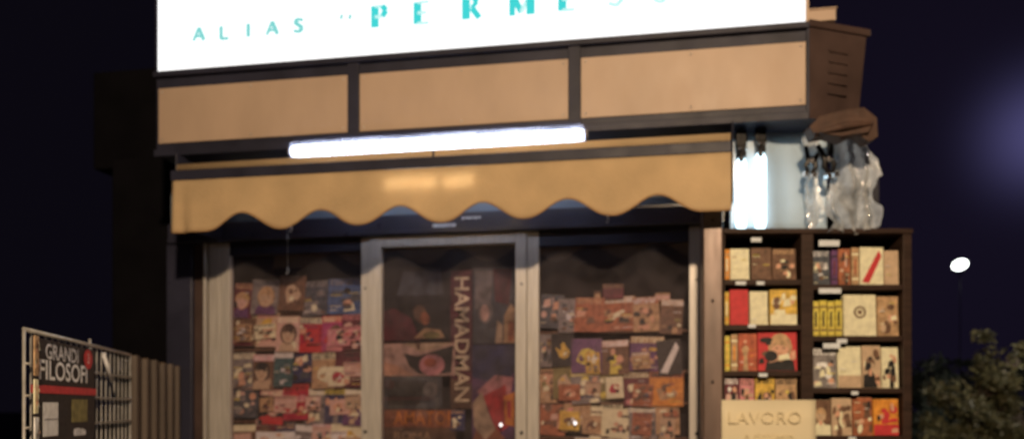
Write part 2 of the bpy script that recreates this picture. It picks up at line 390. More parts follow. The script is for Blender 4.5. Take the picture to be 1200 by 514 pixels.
# ================================================================== FLUORESCENT TUBE
yt = -.415
ta = at(343, 178.5, yt); tb = at(684, 157, yt); zc = (ta.z + tb.z) / 2
L_ = tb.x - ta.x
fx = thing('fluorescent_lamp', 'long glowing white fluorescent batten lamp above the scalloped awning', 'lamp', ((ta.x + tb.x) / 2, yt, zc))
m = MB(); m.tube([(-L_ / 2, 0, 0), (-L_ / 2 + .02, 0, 0), (L_ / 2 - .02, 0, 0), (L_ / 2, 0, 0)], [.020, .025, .025, .020], TUBE, 20); m.build('tube', fx)
m = MB(); m.tube([(-L_ / 2 - .006, 0, 0), (-L_ / 2 + .004, 0, 0), (L_ / 2 - .004, 0, 0), (L_ / 2 + .006, 0, 0)], [.024, .044, .044, .024], BLOOM, 24); m.build('bloom_shell', fx)  # shell added round the tube to imitate its bluish bloom
m = MB(); m.box(-L_ / 2 + .01, L_ / 2 - .01, -.012, .012, .046, .060, DARK); m.build('batten', fx)
for s in (-1, 1):
    m = MB(); m.box(s * L_ * .35 - .012, s * L_ * .35 + .012, .0, .03, .061, z_fb - zc - .013, DARK); m.build('bracket', fx)
    m = MB(); m.tube([(s * (L_ / 2 + .0065), 0, 0), (s * (L_ / 2 + .018), 0, 0)], [.024, .018], pal('grey'), 16); m.build('end_cap', fx)

# ================================================================== AWNING
yv = -.50
ax0 = at(202, 0, yv).x; ax1 = at(857, 0, yv).x; azt = at(530, 195, yv).z
aw = thing('awning', 'retracted tan canvas awning with scalloped valance above the glass doors', 'awning', ((ax0 + ax1) / 2, yv, azt)); hw = (ax1 - ax0) / 2; axc = (ax0 + ax1) / 2
# valance
highs = [at(p, 250, yv).x - axc for p in (286, 372, 466, 566, 663, 770)]
per = (highs[-1] - highs[0]) / 5
zlow = at(420, 264.5, yv).z - azt; amp = .075
def zbot(x):
    u = (x - highs[0]) / per
    if u < -.5 or u > 5.5: 
        return zlow
    c = .5 + .5 * math.cos(2 * math.pi * u)
    return zlow + amp * (c ** 1.15)
m = MB(); nx = 180; nzv = 10; vs = []
for i in range(nx + 1):
    x = -hw + 2 * hw * i / nx; zb_ = zbot(x)
    for j in range(nzv + 1):
        f = j / nzv; z = zb_ * f
        y = .006 * f * math.sin(x * 9.0 + 1) + .004 * f * math.sin(x * 23) - .012 * f + (.02 * f * math.exp(-((x + hw - .05) / .03) ** 2))
        vs.append((x, y, z))
fs = [(i * (nzv + 1) + j, i * (nzv + 1) + j + 1, (i + 1) * (nzv + 1) + j + 1, (i + 1) * (nzv + 1) + j) for i in range(nx) for j in range(nzv)]
m.raw(vs, fs, AWN, True); v = m.build('valance', aw)
so = v.modifiers.new('cloth', 'SOLIDIFY'); so.thickness = .0016
# hem along the scallops
m = MB(); m.tube([(x, -.012 + .006 * math.sin(x * 9 + 1) + .004 * math.sin(x * 23) + .02 * math.exp(-((x + hw - .05) / .03) ** 2), zbot(x) + .001) for x in [-hw + 2 * hw * i / nx for i in range(nx + 1)]], .0028, mat('dark_tan_hem', (.33, .19, .085), .8), 6); m.build('hem', v)
# front bar + roll
m = MB(); m.box(-hw - .012, hw + .002, .002, .04, .001, .048, DARK); m.build('front_bar', aw, .004)
zr = at(530, 182, -.42).z - azt
m = MB(); m.tube([(-hw - .006, .062, zr), (hw, .064, zr + .004)], .021, AWN, 16); m.build('canvas_roll', aw)
for s in (-1, 1):
    m = MB(); m.tube([(s * (hw - .06), .04, .018), (s * (hw - .25), .22, .02), (s * (hw - .04), .44, .03)], .014, DARK, 8); m.build('folding_arm', aw)
    m = MB(); x_ = s * hw + (.004 if s > 0 else -.012) ; m.box(x_, x_ + .008, .041, .47, -.19, z_fb - azt - .014, DARK); m.build('light_blocking_bracket', aw, .004)  # bracket enlarged into an unseen plate that blocks sideways tube light
# twin glowing panels added behind the valance cloth to make its bright patches
lp = at(507, 214.5, yv + .018)
ld = thing('added_patch_light', 'added twin light panel making bright patches in the middle of awning valance', 'light', (lp.x, lp.y, lp.z))
for x0, x1 in ((-.205, .022), (.052, .185)):
    m = MB(); m.box(x0, x1, 0, .006, -.026, .026, PATCHW); m.build('patch_panel', ld)
m = MB(); m.box(-.21, .19, .0065, .02, -.034, .034, DARK); m.build('housing', ld)
m = MB(); m.box(-.003, .003, .006, .02, .034, .14, DARK); m.build('bracket', ld)

# ================================================================== DISPLAY BEHIND THE DOORS
rack = thing('magazine_rack', 'dark stepped display rack holding magazines behind the kiosk glass doors', 'display rack', (0, .16, GZ))
m = MB(); m.box(WX0 + .01, WX1 - .01, .07, .09, .02, kz(ZHEAD) + .02, INTERIOR); m.build('back_panel', rack)
YM = .13
ledge = pal('brown')
rowsL = [328, 369, 411, 452, 493, 534]
rowsR = [350, 396, 432, 472, 512]
def ledges(p0, p1, rows, hh):
    for py in rows:
        a = at(p0, py, YM); b = at(p1, py, YM)
        m = MB(); zz = kz(a.z) - hh
        m.box(a.x, b.x, -.05, .068, zz - .012, zz - .002, ledge); m.build('ledge', rack)
ledges(252, 438, rowsL, .178)
ledges(620, 812, rowsR, .16)

def cover(mb, w, h, th, base, mast, style, c3, rnd):
    """a printed cover: body, masthead, picture; front faces -y, base at z=0, centred in x"""
    B = pal(base); Mm = pal(mast); C = pal(c3)
    mb.box(-w / 2, w / 2, 0, th, 0, h, B)
    mb.box(-w / 2 + .001, w / 2 - .001, th * .15, th * .85, -.0, h + .0005, pal('cream'))
    y = -.0005
    if 'm' in style:            # masthead band with letter-like blocks
        mh = h * .17
        if 'b' in style: mb.box(-w / 2 + .0005, w / 2 - .0005, y, y + .0004, h - mh - .003, h - .001, Mm); ink = pal(rnd.choice(['white', 'cream', 'black']))
        else: ink = Mm
        x = -w / 2 + w * .06
        while x < w / 2 - w * .08:
            lw = w * rnd.uniform(.07, .13)
            k = rnd.random()
            mb.box(x, x + lw * .35, y - .0005, y - .0001, h - mh, h - mh * .15, ink)
            if k < .7: mb.box(x + lw * .35, x + lw * .8, y - .0005, y - .0001, h - mh * .32, h - mh * .15, ink)
            if k > .3: mb.box(x + lw * .35, x + lw * .8, y - .0005, y - .0001, h - mh, h - mh * .83, ink)
            if k > .5: mb.box(x + lw * .62, x + lw * .85, y - .0006, y - .0002, h - mh, h - mh * .4, ink)
            x += lw * 1.05
    y = -.0012
    top = h * (.80 if 'm' in style else .95)
    if 'p' in style:            # portrait
        cx = rnd.uniform(-.14, .14) * w; fw = min(w * rnd.uniform(.18, .32), top * .24); fh = fw * 1.32; fz_ = top * .60
        hair = pal(rnd.choice(['hair', 'black', 'brown', 'tan', 'gold']))
        mb.prism([(cx - w * .40, 0.001), (cx + w * .38, 0.001), (cx + w * .34, top * .26), (cx + fw * .5, top * .40), (cx - fw * .5, top * .40), (cx - w * .36, top * .24)], y, y + .0004, C)
        mb.disc(cx, fz_ + fh * .12, fw * 1.35, fh * 1.22, y - .0005, hair, 12)
        mb.prism([(cx - fw * .42, top * .30), (cx + fw * .42, top * .30), (cx + fw * .4, fz_ - fh * .4), (cx - fw * .4, fz_ - fh * .4)], y - .001, y - .0006, pal('skin'))
        mb.disc(cx, fz_, fw, fh, y - .0016, pal(rnd.choice(['skin', 'palepink', 'beige'])), 14, rnd.uniform(-.2, .2))
        mb.prism([(cx - fw * .9, fz_ + fh * .15), (cx - fw * .2, fz_ + fh * .35), (cx + fw * .9, fz_ + fh * .1), (cx + fw * .6, fz_ + fh * .95), (cx - fw * .5, fz_ + fh * 1.0)], y - .0026, y - .0022, hair)
        for s in (-1, 1): mb.disc(cx + s * fw * .40, fz_ + fh * .05, fw * .17, fh * .06, y - .0021, pal('hair'), 6)
        mb.disc(cx, fz_ - fh * .45, fw * .30, fh * .07, y - .0021, pal('rust'), 6)
    if 'f' in style:            # full figure
        cx = rnd.uniform(-.15, .15) * w
        mb.prism([(cx - w * .13, 0.001), (cx + w * .15, 0.001), (cx + w * .10, top * .42), (cx + w * .2, top * .66), (cx, top * .74), (cx - w * .2, top * .62), (cx - w * .08, top * .4)], y, y + .0004, C)
        mb.disc(cx, top * .83, w * .085, w * .11, y - .0005, pal('skin'), 10)
    if 'o' in style:            # round / oval product shot
        R0 = min(top * .34, w * .42); pts = []
        for q in range(9):
            a_ = 2 * math.pi * q / 9; rr_ = rnd.uniform(.62, 1.05); pts.append((math.cos(a_) * w * .36 * rr_, top * .48 + math.sin(a_) * R0 * rr_))
        mb.prism(pts, y, y + .0004, C)
        for q in range(4):
            mb.disc(rnd.uniform(-.2, .2) * w, top * rnd.uniform(.3, .65), w * rnd.uniform(.05, .14), w * rnd.uniform(.04, .12), y - .0004 * (q + 1), (Mm, pal('brown'), pal('cream'), B)[q], 7, rnd.uniform(0, 2), .0003)
    if 'k' in style or 'm' in style:            # collage of patches
        for q in range(12 if 'k' in style else 4):
            ww = w * rnd.uniform(.12, .38); hh = top * rnd.uniform(.1, .3)
            x = rnd.uniform(-w / 2 + .001, w / 2 - ww - .001); z = rnd.uniform(.001, top - hh)
            mq = pal(rnd.choice([c3, mast, 'skin', 'cream', 'black', 'brown', c3]))
            if q % 2: mb.prism([(x, z), (x + ww, z + hh * .15), (x + ww * .85, z + hh), (x + ww * .1, z + hh * .8)], y - q * .0003, y - q * .0003 + .0002, mq)
            else: mb.disc(x + ww / 2, z + hh / 2, ww / 2, hh / 2, y - q * .0003, mq, 10, rnd.uniform(-.2, .2), .0002)
    if 'd' in style:            # diagonal band
        mb.prism([(-w * .42, top * .08), (-w * .12, top * .05), (w * .42, top * .80), (w * .30, top * .97)], y, y + .0004, C)
    if 'l' in style:            # lower block
        mb.box(-w / 2 + .001, w / 2 - .001, y - .003, y - .0026, .001, h * .3, C)
    if 't' in style:            # cover lines
        for q in range(rnd.randint(2, 5)):
            z = top * rnd.uniform(.06, .9); x = rnd.choice([-w * .44, w * .08]); ww = w * rnd.uniform(.18, .36)
            mb.box(x, x + ww, y - .0036, y - .0033, z, z + h * .018, pal(rnd.choice(['white', 'cream', 'yellow', mast])))
    if 's' in style:            # spine-out book: bands
        for q in (.14, .8): mb.box(-w / 2 + .0005, w / 2 - .0005, -.0006, -.0002, h * q, h * (q + .05), C)
        mb.box(-w * .16, w * .16, -.0006, -.0002, h * .28, h * .7, Mm)

def magazine(x0, y0, x1, hh, Y, base, mast, style, c3, label, tilt=-6, name='magazine', th=.005, group='magazines behind the glass doors', seed=0, roll=0):
    rnd = random.Random(seed)
    a = at(x0, y0, Y); b = at(x1, y0, Y); w = b.x - a.x - .003
    m = MB(); cover(m, w, hh, th, base, mast, style, c3, rnd)
    o = m.build(name, None, 0, ((a.x + b.x) / 2, Y - hh * math.sin(R(-tilt)), a.z - hh))
    o.rotation_euler = (R(tilt), R(roll), R(rnd.uniform(-2, 2)))
    tag(o, label, 'magazine' if name == 'magazine' else name.replace('_', ' '), group)
    return o

ORD = ['first', 'second', 'third', 'fourth', 'fifth', 'sixth', 'seventh']
ROW = ['top', 'second', 'third', 'fourth', 'fifth', 'lowest']
# (x0, x1, base, masthead, style, accent, description)
LEFT = [
 [(274, 296, 'maroon', 'tan', 'mpt', 'purple', 'maroon portrait magazine'), (297, 326, 'grey', 'slate', 'mp', 'purple', 'grey portrait magazine'), (327, 357, 'brown', 'brown', 'o', 'beige', 'brown magazine with a pale oval picture'), (358, 386, 'slate', 'grey', 'mkt', 'grey', 'slate magazine with small pictures'), (387, 426, 'blue', 'grey', 'mkt', 'slate', 'dark blue collage magazine')],
 [(274, 301, 'brown', 'cream', 'mbpt', 'maroon', 'brown magazine with cream masthead'), (302, 326, 'beige', 'pink', 'mp', 'palepink', 'beige portrait magazine'), (327, 348, 'palepink', 'cream', 'mp', 'beige', 'pale pink portrait magazine'), (349, 381, 'crimson', 'grey', 'mbpt', 'red', 'crimson magazine with grey masthead'), (382, 403, 'magenta', 'red', 'mbp', 'pink', 'magenta portrait magazine'), (404, 427, 'maroon', 'pink', 'mkt', 'palepink', 'maroon magazine with pink spots')],
 [(274, 297, 'grey', 'cream', 'mkt', 'slate', 'grey collage magazine'), (298, 321, 'brown', 'pink', 'mbp', 'beige', 'brown magazine with pink masthead'), (322, 344, 'teal', 'silver', 'mbkt', 'teal', 'teal magazine with silver masthead'), (345, 369, 'navy', 'cream', 'mkt', 'slate', 'navy magazine with cream lettering'), (370, 396, 'tan', 'cream', 'mbot', 'cream', 'tan magazine with pale round picture'), (397, 427, 'maroon', 'black', 'mkt', 'black', 'maroon and black magazine')],
 [(274, 303, 'slate', 'palepink', 'mbkt', 'grey', 'slate magazine with pale pink masthead'), (304, 336, 'black', 'pink', 'mbp', 'red', 'black portrait magazine with pink masthead'), (337, 360, 'crimson', 'red', 'mbkt', 'pink', 'crimson collage magazine'), (361, 380, 'grey', 'cream', 'mbkt', 'slate', 'grey magazine with cream masthead'), (381, 404, 'navy', 'yellow', 'mbf', 'grey', 'navy magazine with yellow masthead'), (405, 427, 'purple', 'cream', 'mbk', 'beige', 'purple magazine with cream masthead')],
 [(274, 299, 'brown', 'cream', 'mbkt', 'olive', 'brown magazine with cream masthead'), (300, 324, 'maroon', 'palepink', 'mbp', 'navy', 'maroon magazine with pale masthead'), (325, 345, 'navy', 'tan', 'mp', 'black', 'navy portrait magazine'), (346, 367, 'grey', 'white', 'mbkt', 'pink', 'grey magazine with white masthead'), (368, 388, 'palepink', 'pink', 'mbkt', 'grey', 'pale pink magazine'), (389, 427, 'cream', 'white', 'mbot', 'gold', 'cream magazine with golden oval')],
 [(274, 310, 'slate', 'cream', 'mbk', 'grey', 'slate magazine'), (311, 348, 'rust', 'cream', 'mbk', 'tan', 'rust magazine'), (349, 390, 'navy', 'white', 'mbk', 'grey', 'navy magazine'), (391, 427, 'tan', 'white', 'mbk', 'cream', 'tan magazine')],
]
sd = 100
for r, row in enumerate(LEFT):
    for k, (x0, x1, ba, ma, st, c3, ds) in enumerate(row):
        sd += 1
        rq = random.Random(sd * 3); magazine(x0 - rq.uniform(0, 4), rowsL[r] + rq.uniform(-5, 4), x1 + rq.uniform(0, 4), .182, YM - .012 - .012 * (k % 3), ba, ma, st, c3, f'{ds}, {ORD[k]} from left in {ROW[r]} row behind left door', seed=sd, roll=rq.uniform(-3, 3))
RIGHT = [
 [(634, 656, 'slate', 'palepink', 'kt', 'grey', 'slate magazine'), (657, 674, 'grey', 'slate', 'kt', 'silver', 'grey magazine'), (675, 706, 'rust', 'tan', 'mt', 'brick', 'plain rust magazine'), (707, 742, 'rust', 'tan', 'mbkt', 'tan', 'rust magazine with tan masthead'), (743, 771, 'tan', 'rust', 'mbk', 'brown', 'tan magazine with rust masthead'), (772, 797, 'brown', 'tan', 'mbkt', 'olive', 'brown magazine with tan masthead')],
 [(634, 648, 'grey', 'slate', 'kt', 'brown', 'narrow grey magazine'), (649, 671, 'black', 'olive', 'o', 'gold', 'black magazine with gold oval'), (672, 704, 'purple', 'rust', 'o', 'yellow', 'purple magazine with yellow oval'), (705, 738, 'brown', 'palepink', 'mbft', 'yellow', 'brown magazine with pale masthead'), (739, 774, 'purple', 'tan', 'mbkt', 'gold', 'purple magazine with tan masthead'), (775, 797, 'black', 'white', 'd', 'white', 'black magazine with a white diagonal')],
 [(634, 650, 'tan', 'olive', 'k', 'beige', 'small tan magazine'), (651, 671, 'olive', 'gold', 'o', 'beige', 'olive magazine with beige oval'), (672, 701, 'grey', 'yellow', 'mbkt', 'navy', 'grey magazine with yellow masthead'), (702, 733, 'olive', 'rust', 'mbo', 'yellow', 'olive magazine with a yellow oval'), (734, 762, 'maroon', 'brown', 'mbkt', 'pink', 'maroon magazine with brown masthead'), (763, 797, 'orange', 'rust', 'mbot', 'tan', 'orange magazine with tan oval')],
 [(634, 662, 'rust', 'brown', 'kt', 'palepink', 'rust collage magazine'), (663, 690, 'tan', 'pink', 'mpt', 'black', 'tan portrait magazine'), (691, 703, 'cream', 'gold', 's', 'brown', 'narrow cream booklet'), (704, 738, 'cream', 'black', 'mf', 'black', 'cream magazine with black figure'), (739, 770, 'grey', 'silver', 'mbkt', 'slate', 'grey magazine with silver masthead'), (771, 797, 'tan', 'gold', 'mkt', 'rust', 'tan magazine with gold lettering')],
 [(634, 672, 'olive', 'yellow', 'mbo', 'gold', 'olive magazine'), (673, 712, 'black', 'white', 'mbk', 'grey', 'black magazine'), (713, 752, 'slate', 'cream', 'mbk', 'grey', 'slate magazine'), (753, 797, 'rust', 'gold', 'mbk', 'tan', 'rust magazine')],
]
for r, row in enumerate(RIGHT):
    for k, (x0, x1, ba, ma, st, c3, ds) in enumerate(row):
        sd += 1; rr = random.Random(sd)
        magazine(x0 - rr.uniform(0, 4), rowsR[r] + rr.uniform(-7, 4), x1 + rr.uniform(0, 4), .165, YM - .012 - .012 * (k % 3), ba, ma, st, c3, f'{ds}, {ORD[k]} from left in {ROW[r] if r < 4 else "lowest"} row behind right glass door', seed=sd, roll=rr.uniform(-4, 4))
# small booklets tucked in front of the rows
for (nm, rows, xs) in (('left', rowsL, (286, 312, 335, 366, 398, 415)), ('right', rowsR, (645, 668, 694, 722, 752, 781))):
    for rI in range(1, len(rows) - 1):
        n_ = 0
        for k, xx in enumerate(xs):
            rq = random.Random(rI * 31 + k * 7 + len(nm))
            if rq.random() < .38: continue
            c_ = rq.choice(['cream', 'palepink', 'pink', 'beige', 'red', 'white', 'tan'] if nm == 'left' else ['yellow', 'cream', 'gold', 'beige', 'rust', 'tan', 'palepink'])
            wq = rq.uniform(8, 13); sd += 1
            magazine(xx - wq + rq.uniform(-3, 3), rows[rI] + rq.uniform(9, 20), xx + wq, rq.uniform(.07, .11), YM - .050 - .004 * (k % 2), c_, rq.choice(['black', 'maroon', 'white', 'navy']), rq.choice(['kt', 'mt', 'o', 'mk']), rq.choice(['skin', 'brown', 'grey', 'crimson']),
                     f'small {"pale pink" if c_ == "palepink" else c_} booklet, {ORD[n_]} tucked in front of {ROW[rI]} row, {nm} door', name='booklet', group='booklets behind the glass doors', seed=sd, roll=rq.uniform(-5, 5), tilt=-3)
            n_ += 1
# low goods standing on the upper ledge of the right window
for (x0, x1, y0, hh, ba, c3, ds) in ((697, 704, 342, .04, 'tan', 'brown', 'small tan box behind right glass door, left on the rack top'), (707, 731, 334, .07, 'maroon', 'brown', 'maroon box behind right glass door, highest on the rack top'), (768, 785, 344, .035, 'palepink', 'tan', 'small pale pink box behind right glass door, near the right stile')):
    a = at(x0, y0, YM); b = at(x1, y0, YM); m = MB(); m.box(-(b.x - a.x) / 2, (b.x - a.x) / 2, -.02, .02, 0, hh, pal(ba)); m.box(-(b.x - a.x) / 2 - .001, (b.x - a.x) / 2 + .001, -.021, .021, hh * .72, hh + .001, pal(c3))
    tag(m.build('small_box', None, .002, ((a.x + b.x) / 2, YM - .01, a.z - hh)), ds, 'box')

# middle door posters
def poster(x0, y0, x1, y1, Y, fn, label, name='poster'):
    a = at(x0, y1, Y); b = at(x1, y0, Y); w = b.x - a.x; h = b.z - a.z
    m = MB(); fn(m, w, h)
    return tag(m.build(name, None, 0, ((a.x + b.x) / 2, Y, a.z)), label, 'poster', 'posters behind the middle glass door')
def pal2(k): return mat('poster_' + k, tuple(x * .72 + .006 for x in PAL[k]), .5, 0, .6, 16, 0, spec=.35)
def P(mb, w, h, pts, mt, k):        # polygon in 0..1 coordinates
    mb.prism([((x - .5) * w, z * h) for x, z in pts], -.0012 - k * .0006, -.0008 - k * .0006, pal2(mt))
def O(mb, w, h, x, z, rx, rz, mt, k, rot=0): mb.disc((x - .5) * w, z * h, rx * w, rz * h, -.0012 - k * .0006, pal2(mt), 16, rot)
def base(mb, w, h, mt): mb.box(-w / 2, w / 2, 0, .002, 0, h, pal2(mt))
def p1(mb, w, h):
    base(mb, w, h, 'black')
    P(mb, w, h, [(.0, .0), (.55, .0), (.42, .3), (.15, .45), (0, .4)], 'maroon', 0)
    O(mb, w, h, .55, .36, .10, .13, 'brown', 1, .4); O(mb, w, h, .62, .30, .07, .09, 'rust', 2, .3)
    P(mb, w, h, [(.2, .62), (.9, .62), (.85, .97), (.3, .95)], 'slate', 3)
    P(mb, w, h, [(.45, .03), (.92, .03), (.85, .14), (.62, .17)], 'tan', 4)
    O(mb, w, h, .72, .07, .13, .045, 'olive', 5)
poster(450, 312, 528, 399, .10, p1, 'black film poster with a dim curled figure, top left behind middle glass door')
def p2(mb, w, h):
    base(mb, w, h, 'maroon')
    P(mb, w, h, [(0, .0), (1, 0), (1, .18), (0, .22)], 'brown', 0)
    cx = 0
    text_into(mb, 'HAMADMAN', h * .155, pal2('cream'), lambda x, z: Vector((z * .95, -.003, h / 2 - x)), xs=1.02, fat=.002)
poster(528, 316, 553, 478, .094, p2, 'narrow maroon poster of tall sideways tan letters behind middle glass door')
def p3(mb, w, h):
    base(mb, w, h, 'slate')
    P(mb, w, h, [(.5, .55), (.8, .5), (.88, .98), (.45, .98)], 'maroon', 0)
    P(mb, w, h, [(.05, .45), (.4, .5), (.45, .95), (.05, .97)], 'grey', 1)
    O(mb, w, h, .28, .42, .17, .16, 'grey', 2); O(mb, w, h, .27, .40, .10, .11, 'palepink', 3)
    P(mb, w, h, [(.68, 0), (.97, 0), (.99, .42), (.84, .52), (.7, .36)], 'tan', 4)
    P(mb, w, h, [(.78, .02), (.9, .02), (.92, .26), (.8, .3)], 'rust', 5)
    P(mb, w, h, [(.5, 0), (.66, 0), (.66, .24), (.55, .3)], 'beige', 6)
poster(554, 312, 607, 402, .10, p3, 'slate fashion poster with grey haired figure, top right behind middle glass door')
def p4(mb, w, h):
    base(mb, w, h, 'palepink')
    P(mb, w, h, [(.0, .0), (.45, .0), (.2, .3), (.0, .45)], 'skin', 0)
    P(mb, w, h, [(.28, .70), (.48, .6), (.98, .92), (.95, .1), (.75, .03), (.5, .05), (.36, .3)], 'black', 1)
    O(mb, w, h, .68, .33, .18, .33, 'pink', 2); O(mb, w, h, .66, .40, .09, .14, 'brick', 3)
    P(mb, w, h, [(.30, .98), (.5, .75), (.75, .82), (.98, 1), (.3, 1)], 'beige', 4)
    P(mb, w, h, [(.44, .99), (.48, .8), (.52, .8), (.52, .99)], 'brown', 5)
poster(450, 401, 533, 440, .090, p4, 'pale pink poster with black hat shape and red disc behind middle glass door')
def p5(mb, w, h):
    base(mb, w, h, 'slate'); P(mb, w, h, [(.05, .1), (.6, .1), (.75, .85), (.1, .9)], 'black', 0); O(mb, w, h, .8, .6, .12, .25, 'grey', 1)
poster(450, 441, 518, 478, .086, p5, 'plain slate poster, middle left behind middle glass door')
def p6(mb, w, h):
    base(mb, w, h, 'brown')
    mb.box(-w * .49, w * .49, -.0012, -.0008, h * .66, h * .99, pal2('rust'))
    P(mb, w, h, [(.02, .0), (.5, .0), (.45, .3), (.02, .4)], 'purple', 1); P(mb, w, h, [(.52, 0), (.98, 0), (.95, .4), (.6, .35)], 'brick', 2)
    text_into(mb, 'AMATORI', h * .36, pal2('orange'), lambda x, z: Vector((x + w * .1, -.0035, h * .82 + z)), xs=.82, fat=.0008)
    text_into(mb, 'ROMA', h * .22, pal2('tan'), lambda x, z: Vector((x - w * .1, -.0035, h * .48 + z)), xs=1.2)
poster(450, 479, 534, 540, .090, p6, 'brown poster with orange capital letters, lowest behind middle glass door')
def p7(mb, w, h):
    base(mb, w, h, 'purple')
    P(mb, w, h, [(0, .72), (.7, .66), (.98, .8), (.98, 1), (0, 1)], 'navy', 0)
    P(mb, w, h, [(.12, .6), (.5, .74), (.9, .72), (.8, .5), (.3, .52)], 'pink', 1)
    P(mb, w, h, [(.25, .56), (.74, .66), (.8, .3), (.55, .24)], 'red', 2)
    P(mb, w, h, [(0, .15), (.2, .42), (.5, .30), (.95, .10), (.9, 0), (0, 0)], 'rust', 3)
    P(mb, w, h, [(.02, .50), (.22, .60), (.38, .4), (.52, .28), (.3, .18), (.05, .3)], 'beige', 4)
    P(mb, w, h, [(.70, .56), (.95, .6), (.93, .3), (.72, .32)], 'orange', 5); P(mb, w, h, [(.76, .52), (.86, .52), (.85, .36), (.78, .38)], 'red', 6)
    O(mb, w, h, .76, .14, .22, .055, 'black', 7); O(mb, w, h, .72, .05, .22, .10, 'brick', 6)
poster(553, 403, 607, 540, .096, p7, 'purple poster with red cloth and bare shoulder, lower right behind middle glass door')
for (x0, x1, y0, hh, ba, ma, st, c3, ds) in ((528, 545, 480, .10, 'navy', 'tan', 'mk', 'brown', 'narrow navy magazine under the sideways letters behind middle glass door'),):
    sd += 1; magazine(x0, y0, x1, hh, .075, ba, ma, st, c3, ds, seed=sd, tilt=-2)
# small glowing beads added as glints behind the glass
for (px, py, lb) in ((587, 497, 'tiny clear bulb added as a glint low behind middle glass door'), (674, 495, 'tiny clear bulb added as a glint low behind right glass door')):
    p = at(px, py, .05); b = thing('glint_bead', lb, 'bead', p)
    m = MB(); m.tube([(0, 0, -.009), (0, 0, -.004), (0, 0, .004), (0, 0, .009)], [.003, .008, .008, .003], glow('glint_glow', (1, .95, .85), 2.5), 10); m.build('bead', b)
    m = MB(); m.tube([(0, 0, -.02), (0, 0, -.0095)], .004, BLACKP, 8); m.build('socket', b)

# ================================================================== SIDE WING BOOKCASE
T = 3.54
def wloc(px, t): u = (px - 600) / 1000 * t; q = CAM + D * t + RT * u; return Vector((q.x, q.y, 0))
bx0, bx1 = wg(848, 0, T)[0], wg(1067, 0, T)[0]; bc = (bx0 + bx1) / 2
ctr = CAM + D * T + RT * bc
btop = wg(0, 272, T)[1]
bk = thing('bookcase', 'dark brown open bookcase with two bays of books right of the kiosk doors', 'bookcase', (ctr.x, ctr.y, GZ), TH)
def bz(py): return wg(0, py, T)[1] - GZ
def bxx(px): return wg(px, 0, T)[0] - bc
dep = .17
for (p0, p1) in ((847.5, 849.5), (939, 953), (1058, 1068)):
    m = MB(); m.box(bxx(p0), bxx(p1), -.004, dep, .06, bz(274), SHELFWOOD); m.build('side_panel', bk, .002)
m = MB(); m.box(bxx(847), bxx(1069), -.012, dep + .01, bz(274) + .001, bz(268), SHELFWOOD); m.build('top_panel', bk, .003)
m = MB(); m.box(bxx(848), bxx(1067), dep + .0005, dep + .012, .06, bz(274), INTERIOR); m.build('back_panel', bk)
shL = [327, 380, 434, 489, 545, 600, 655, 710, 765]; shR = [333, 393, 454, 510, 570, 630, 690, 750]
for py in shL:
    m = MB(); m.box(bxx(849.5) + .0005, bxx(939) - .0005, 0.0, dep, bz(py) - .022, bz(py), SHELFWOOD); m.build('shelf', bk, .002)
for py in shR:
    m = MB(); m.box(bxx(953) + .0005, bxx(1058) - .0005, 0.0, dep, bz(py) - .022, bz(py), SHELFWOOD); m.build('shelf', bk, .002)
for x in (bxx(850), bxx(946), bxx(1063)):
    for y in (.02, dep - .03):
        m = MB(); m.box(x - .015, x + .015, y - .015, y + .015, 0, .059, SHELFWOOD); m.build('foot', bk)
# pale strips added on shelf edges to imitate glare on plastic wrapping
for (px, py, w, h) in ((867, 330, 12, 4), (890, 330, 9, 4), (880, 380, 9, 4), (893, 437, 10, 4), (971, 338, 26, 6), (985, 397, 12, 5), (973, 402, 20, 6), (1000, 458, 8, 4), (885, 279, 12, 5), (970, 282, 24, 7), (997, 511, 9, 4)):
    m = MB(); m.box(bxx(px - w / 2), bxx(px + w / 2), -.016, -.0125, bz(py + h), bz(py), mat('pale_glare', (.78, .84, .90), .12, 0, .1, 30, coat=1)); t_ = m.build('glare_strip', bk)
G = 'books in the side bookcase'
def book(x0, y0, x1, shelf, ba, ma, st, c3, label, name='book', th=.022, fwd=.02, roll=0):
    global sd
    sd += 1; rnd = random.Random(sd)
    zb_ = wg(0, shelf, T)[1] + .0006; h = wg(0, y0, T)[1] - zb_; xa = wg(x0, 0, T)[0]; xb = wg(x1, 0, T)[0]; w = xb - xa - .002
    m = MB(); cover(m, w, h, th, ba, ma, st, c3, rnd)
    q = CAM + D * (T + fwd) + RT * ((xa + xb) / 2)
    o = m.build(name, None, 0, (q.x, q.y, zb_)); o.rotation_euler = (R(-3.0 if 's' not in st else 0), R(roll), TH + R(rnd.uniform(-2, 2)))
    tag(o, label, name, G if name == 'book' else 'magazines in the side bookcase')
Lt = 'of the left bookcase bay'; Rt = 'of the right bookcase bay'
book(849.8, 291, 857, 327, 'orange', 'cream', 's', 'tan', f'thin orange book, top shelf {Lt}')
book(857.5, 290, 880, 327, 'cream', 'tan', 't', 'tan', f'plain cream book, top shelf {Lt}')
book(882, 289, 906, 327, 'brown', 'black', 't', 'brown', f'dark brown book, top shelf {Lt}')
book(907, 290, 935, 327, 'brown', 'tan', 'mk', 'brown', f'wide near-black book with tan lettering, top shelf {Lt}')
book(850, 341, 856, 380, 'gold', 'cream', 's', 'orange', f'thin golden book, second shelf {Lt}')
book(857, 338, 879, 380, 'red', 'red', '', 'red', f'plain red book, second shelf {Lt}')
book(880.5, 340, 902, 380, 'cream', 'white', 't', 'white', f'cream book, second shelf {Lt}')
book(904, 338, 936, 380, 'gold', 'yellow', 'kl', 'cream', f'golden yellow book with pale lower block, second shelf {Lt}')
book(850, 393, 857, 434, 'yellow', 'gold', 's', 'orange', f'thin yellow book, third shelf {Lt}')
book(858, 391, 866, 434, 'tan', 'orange', 's', 'cream', f'thin tan book, third shelf {Lt}')
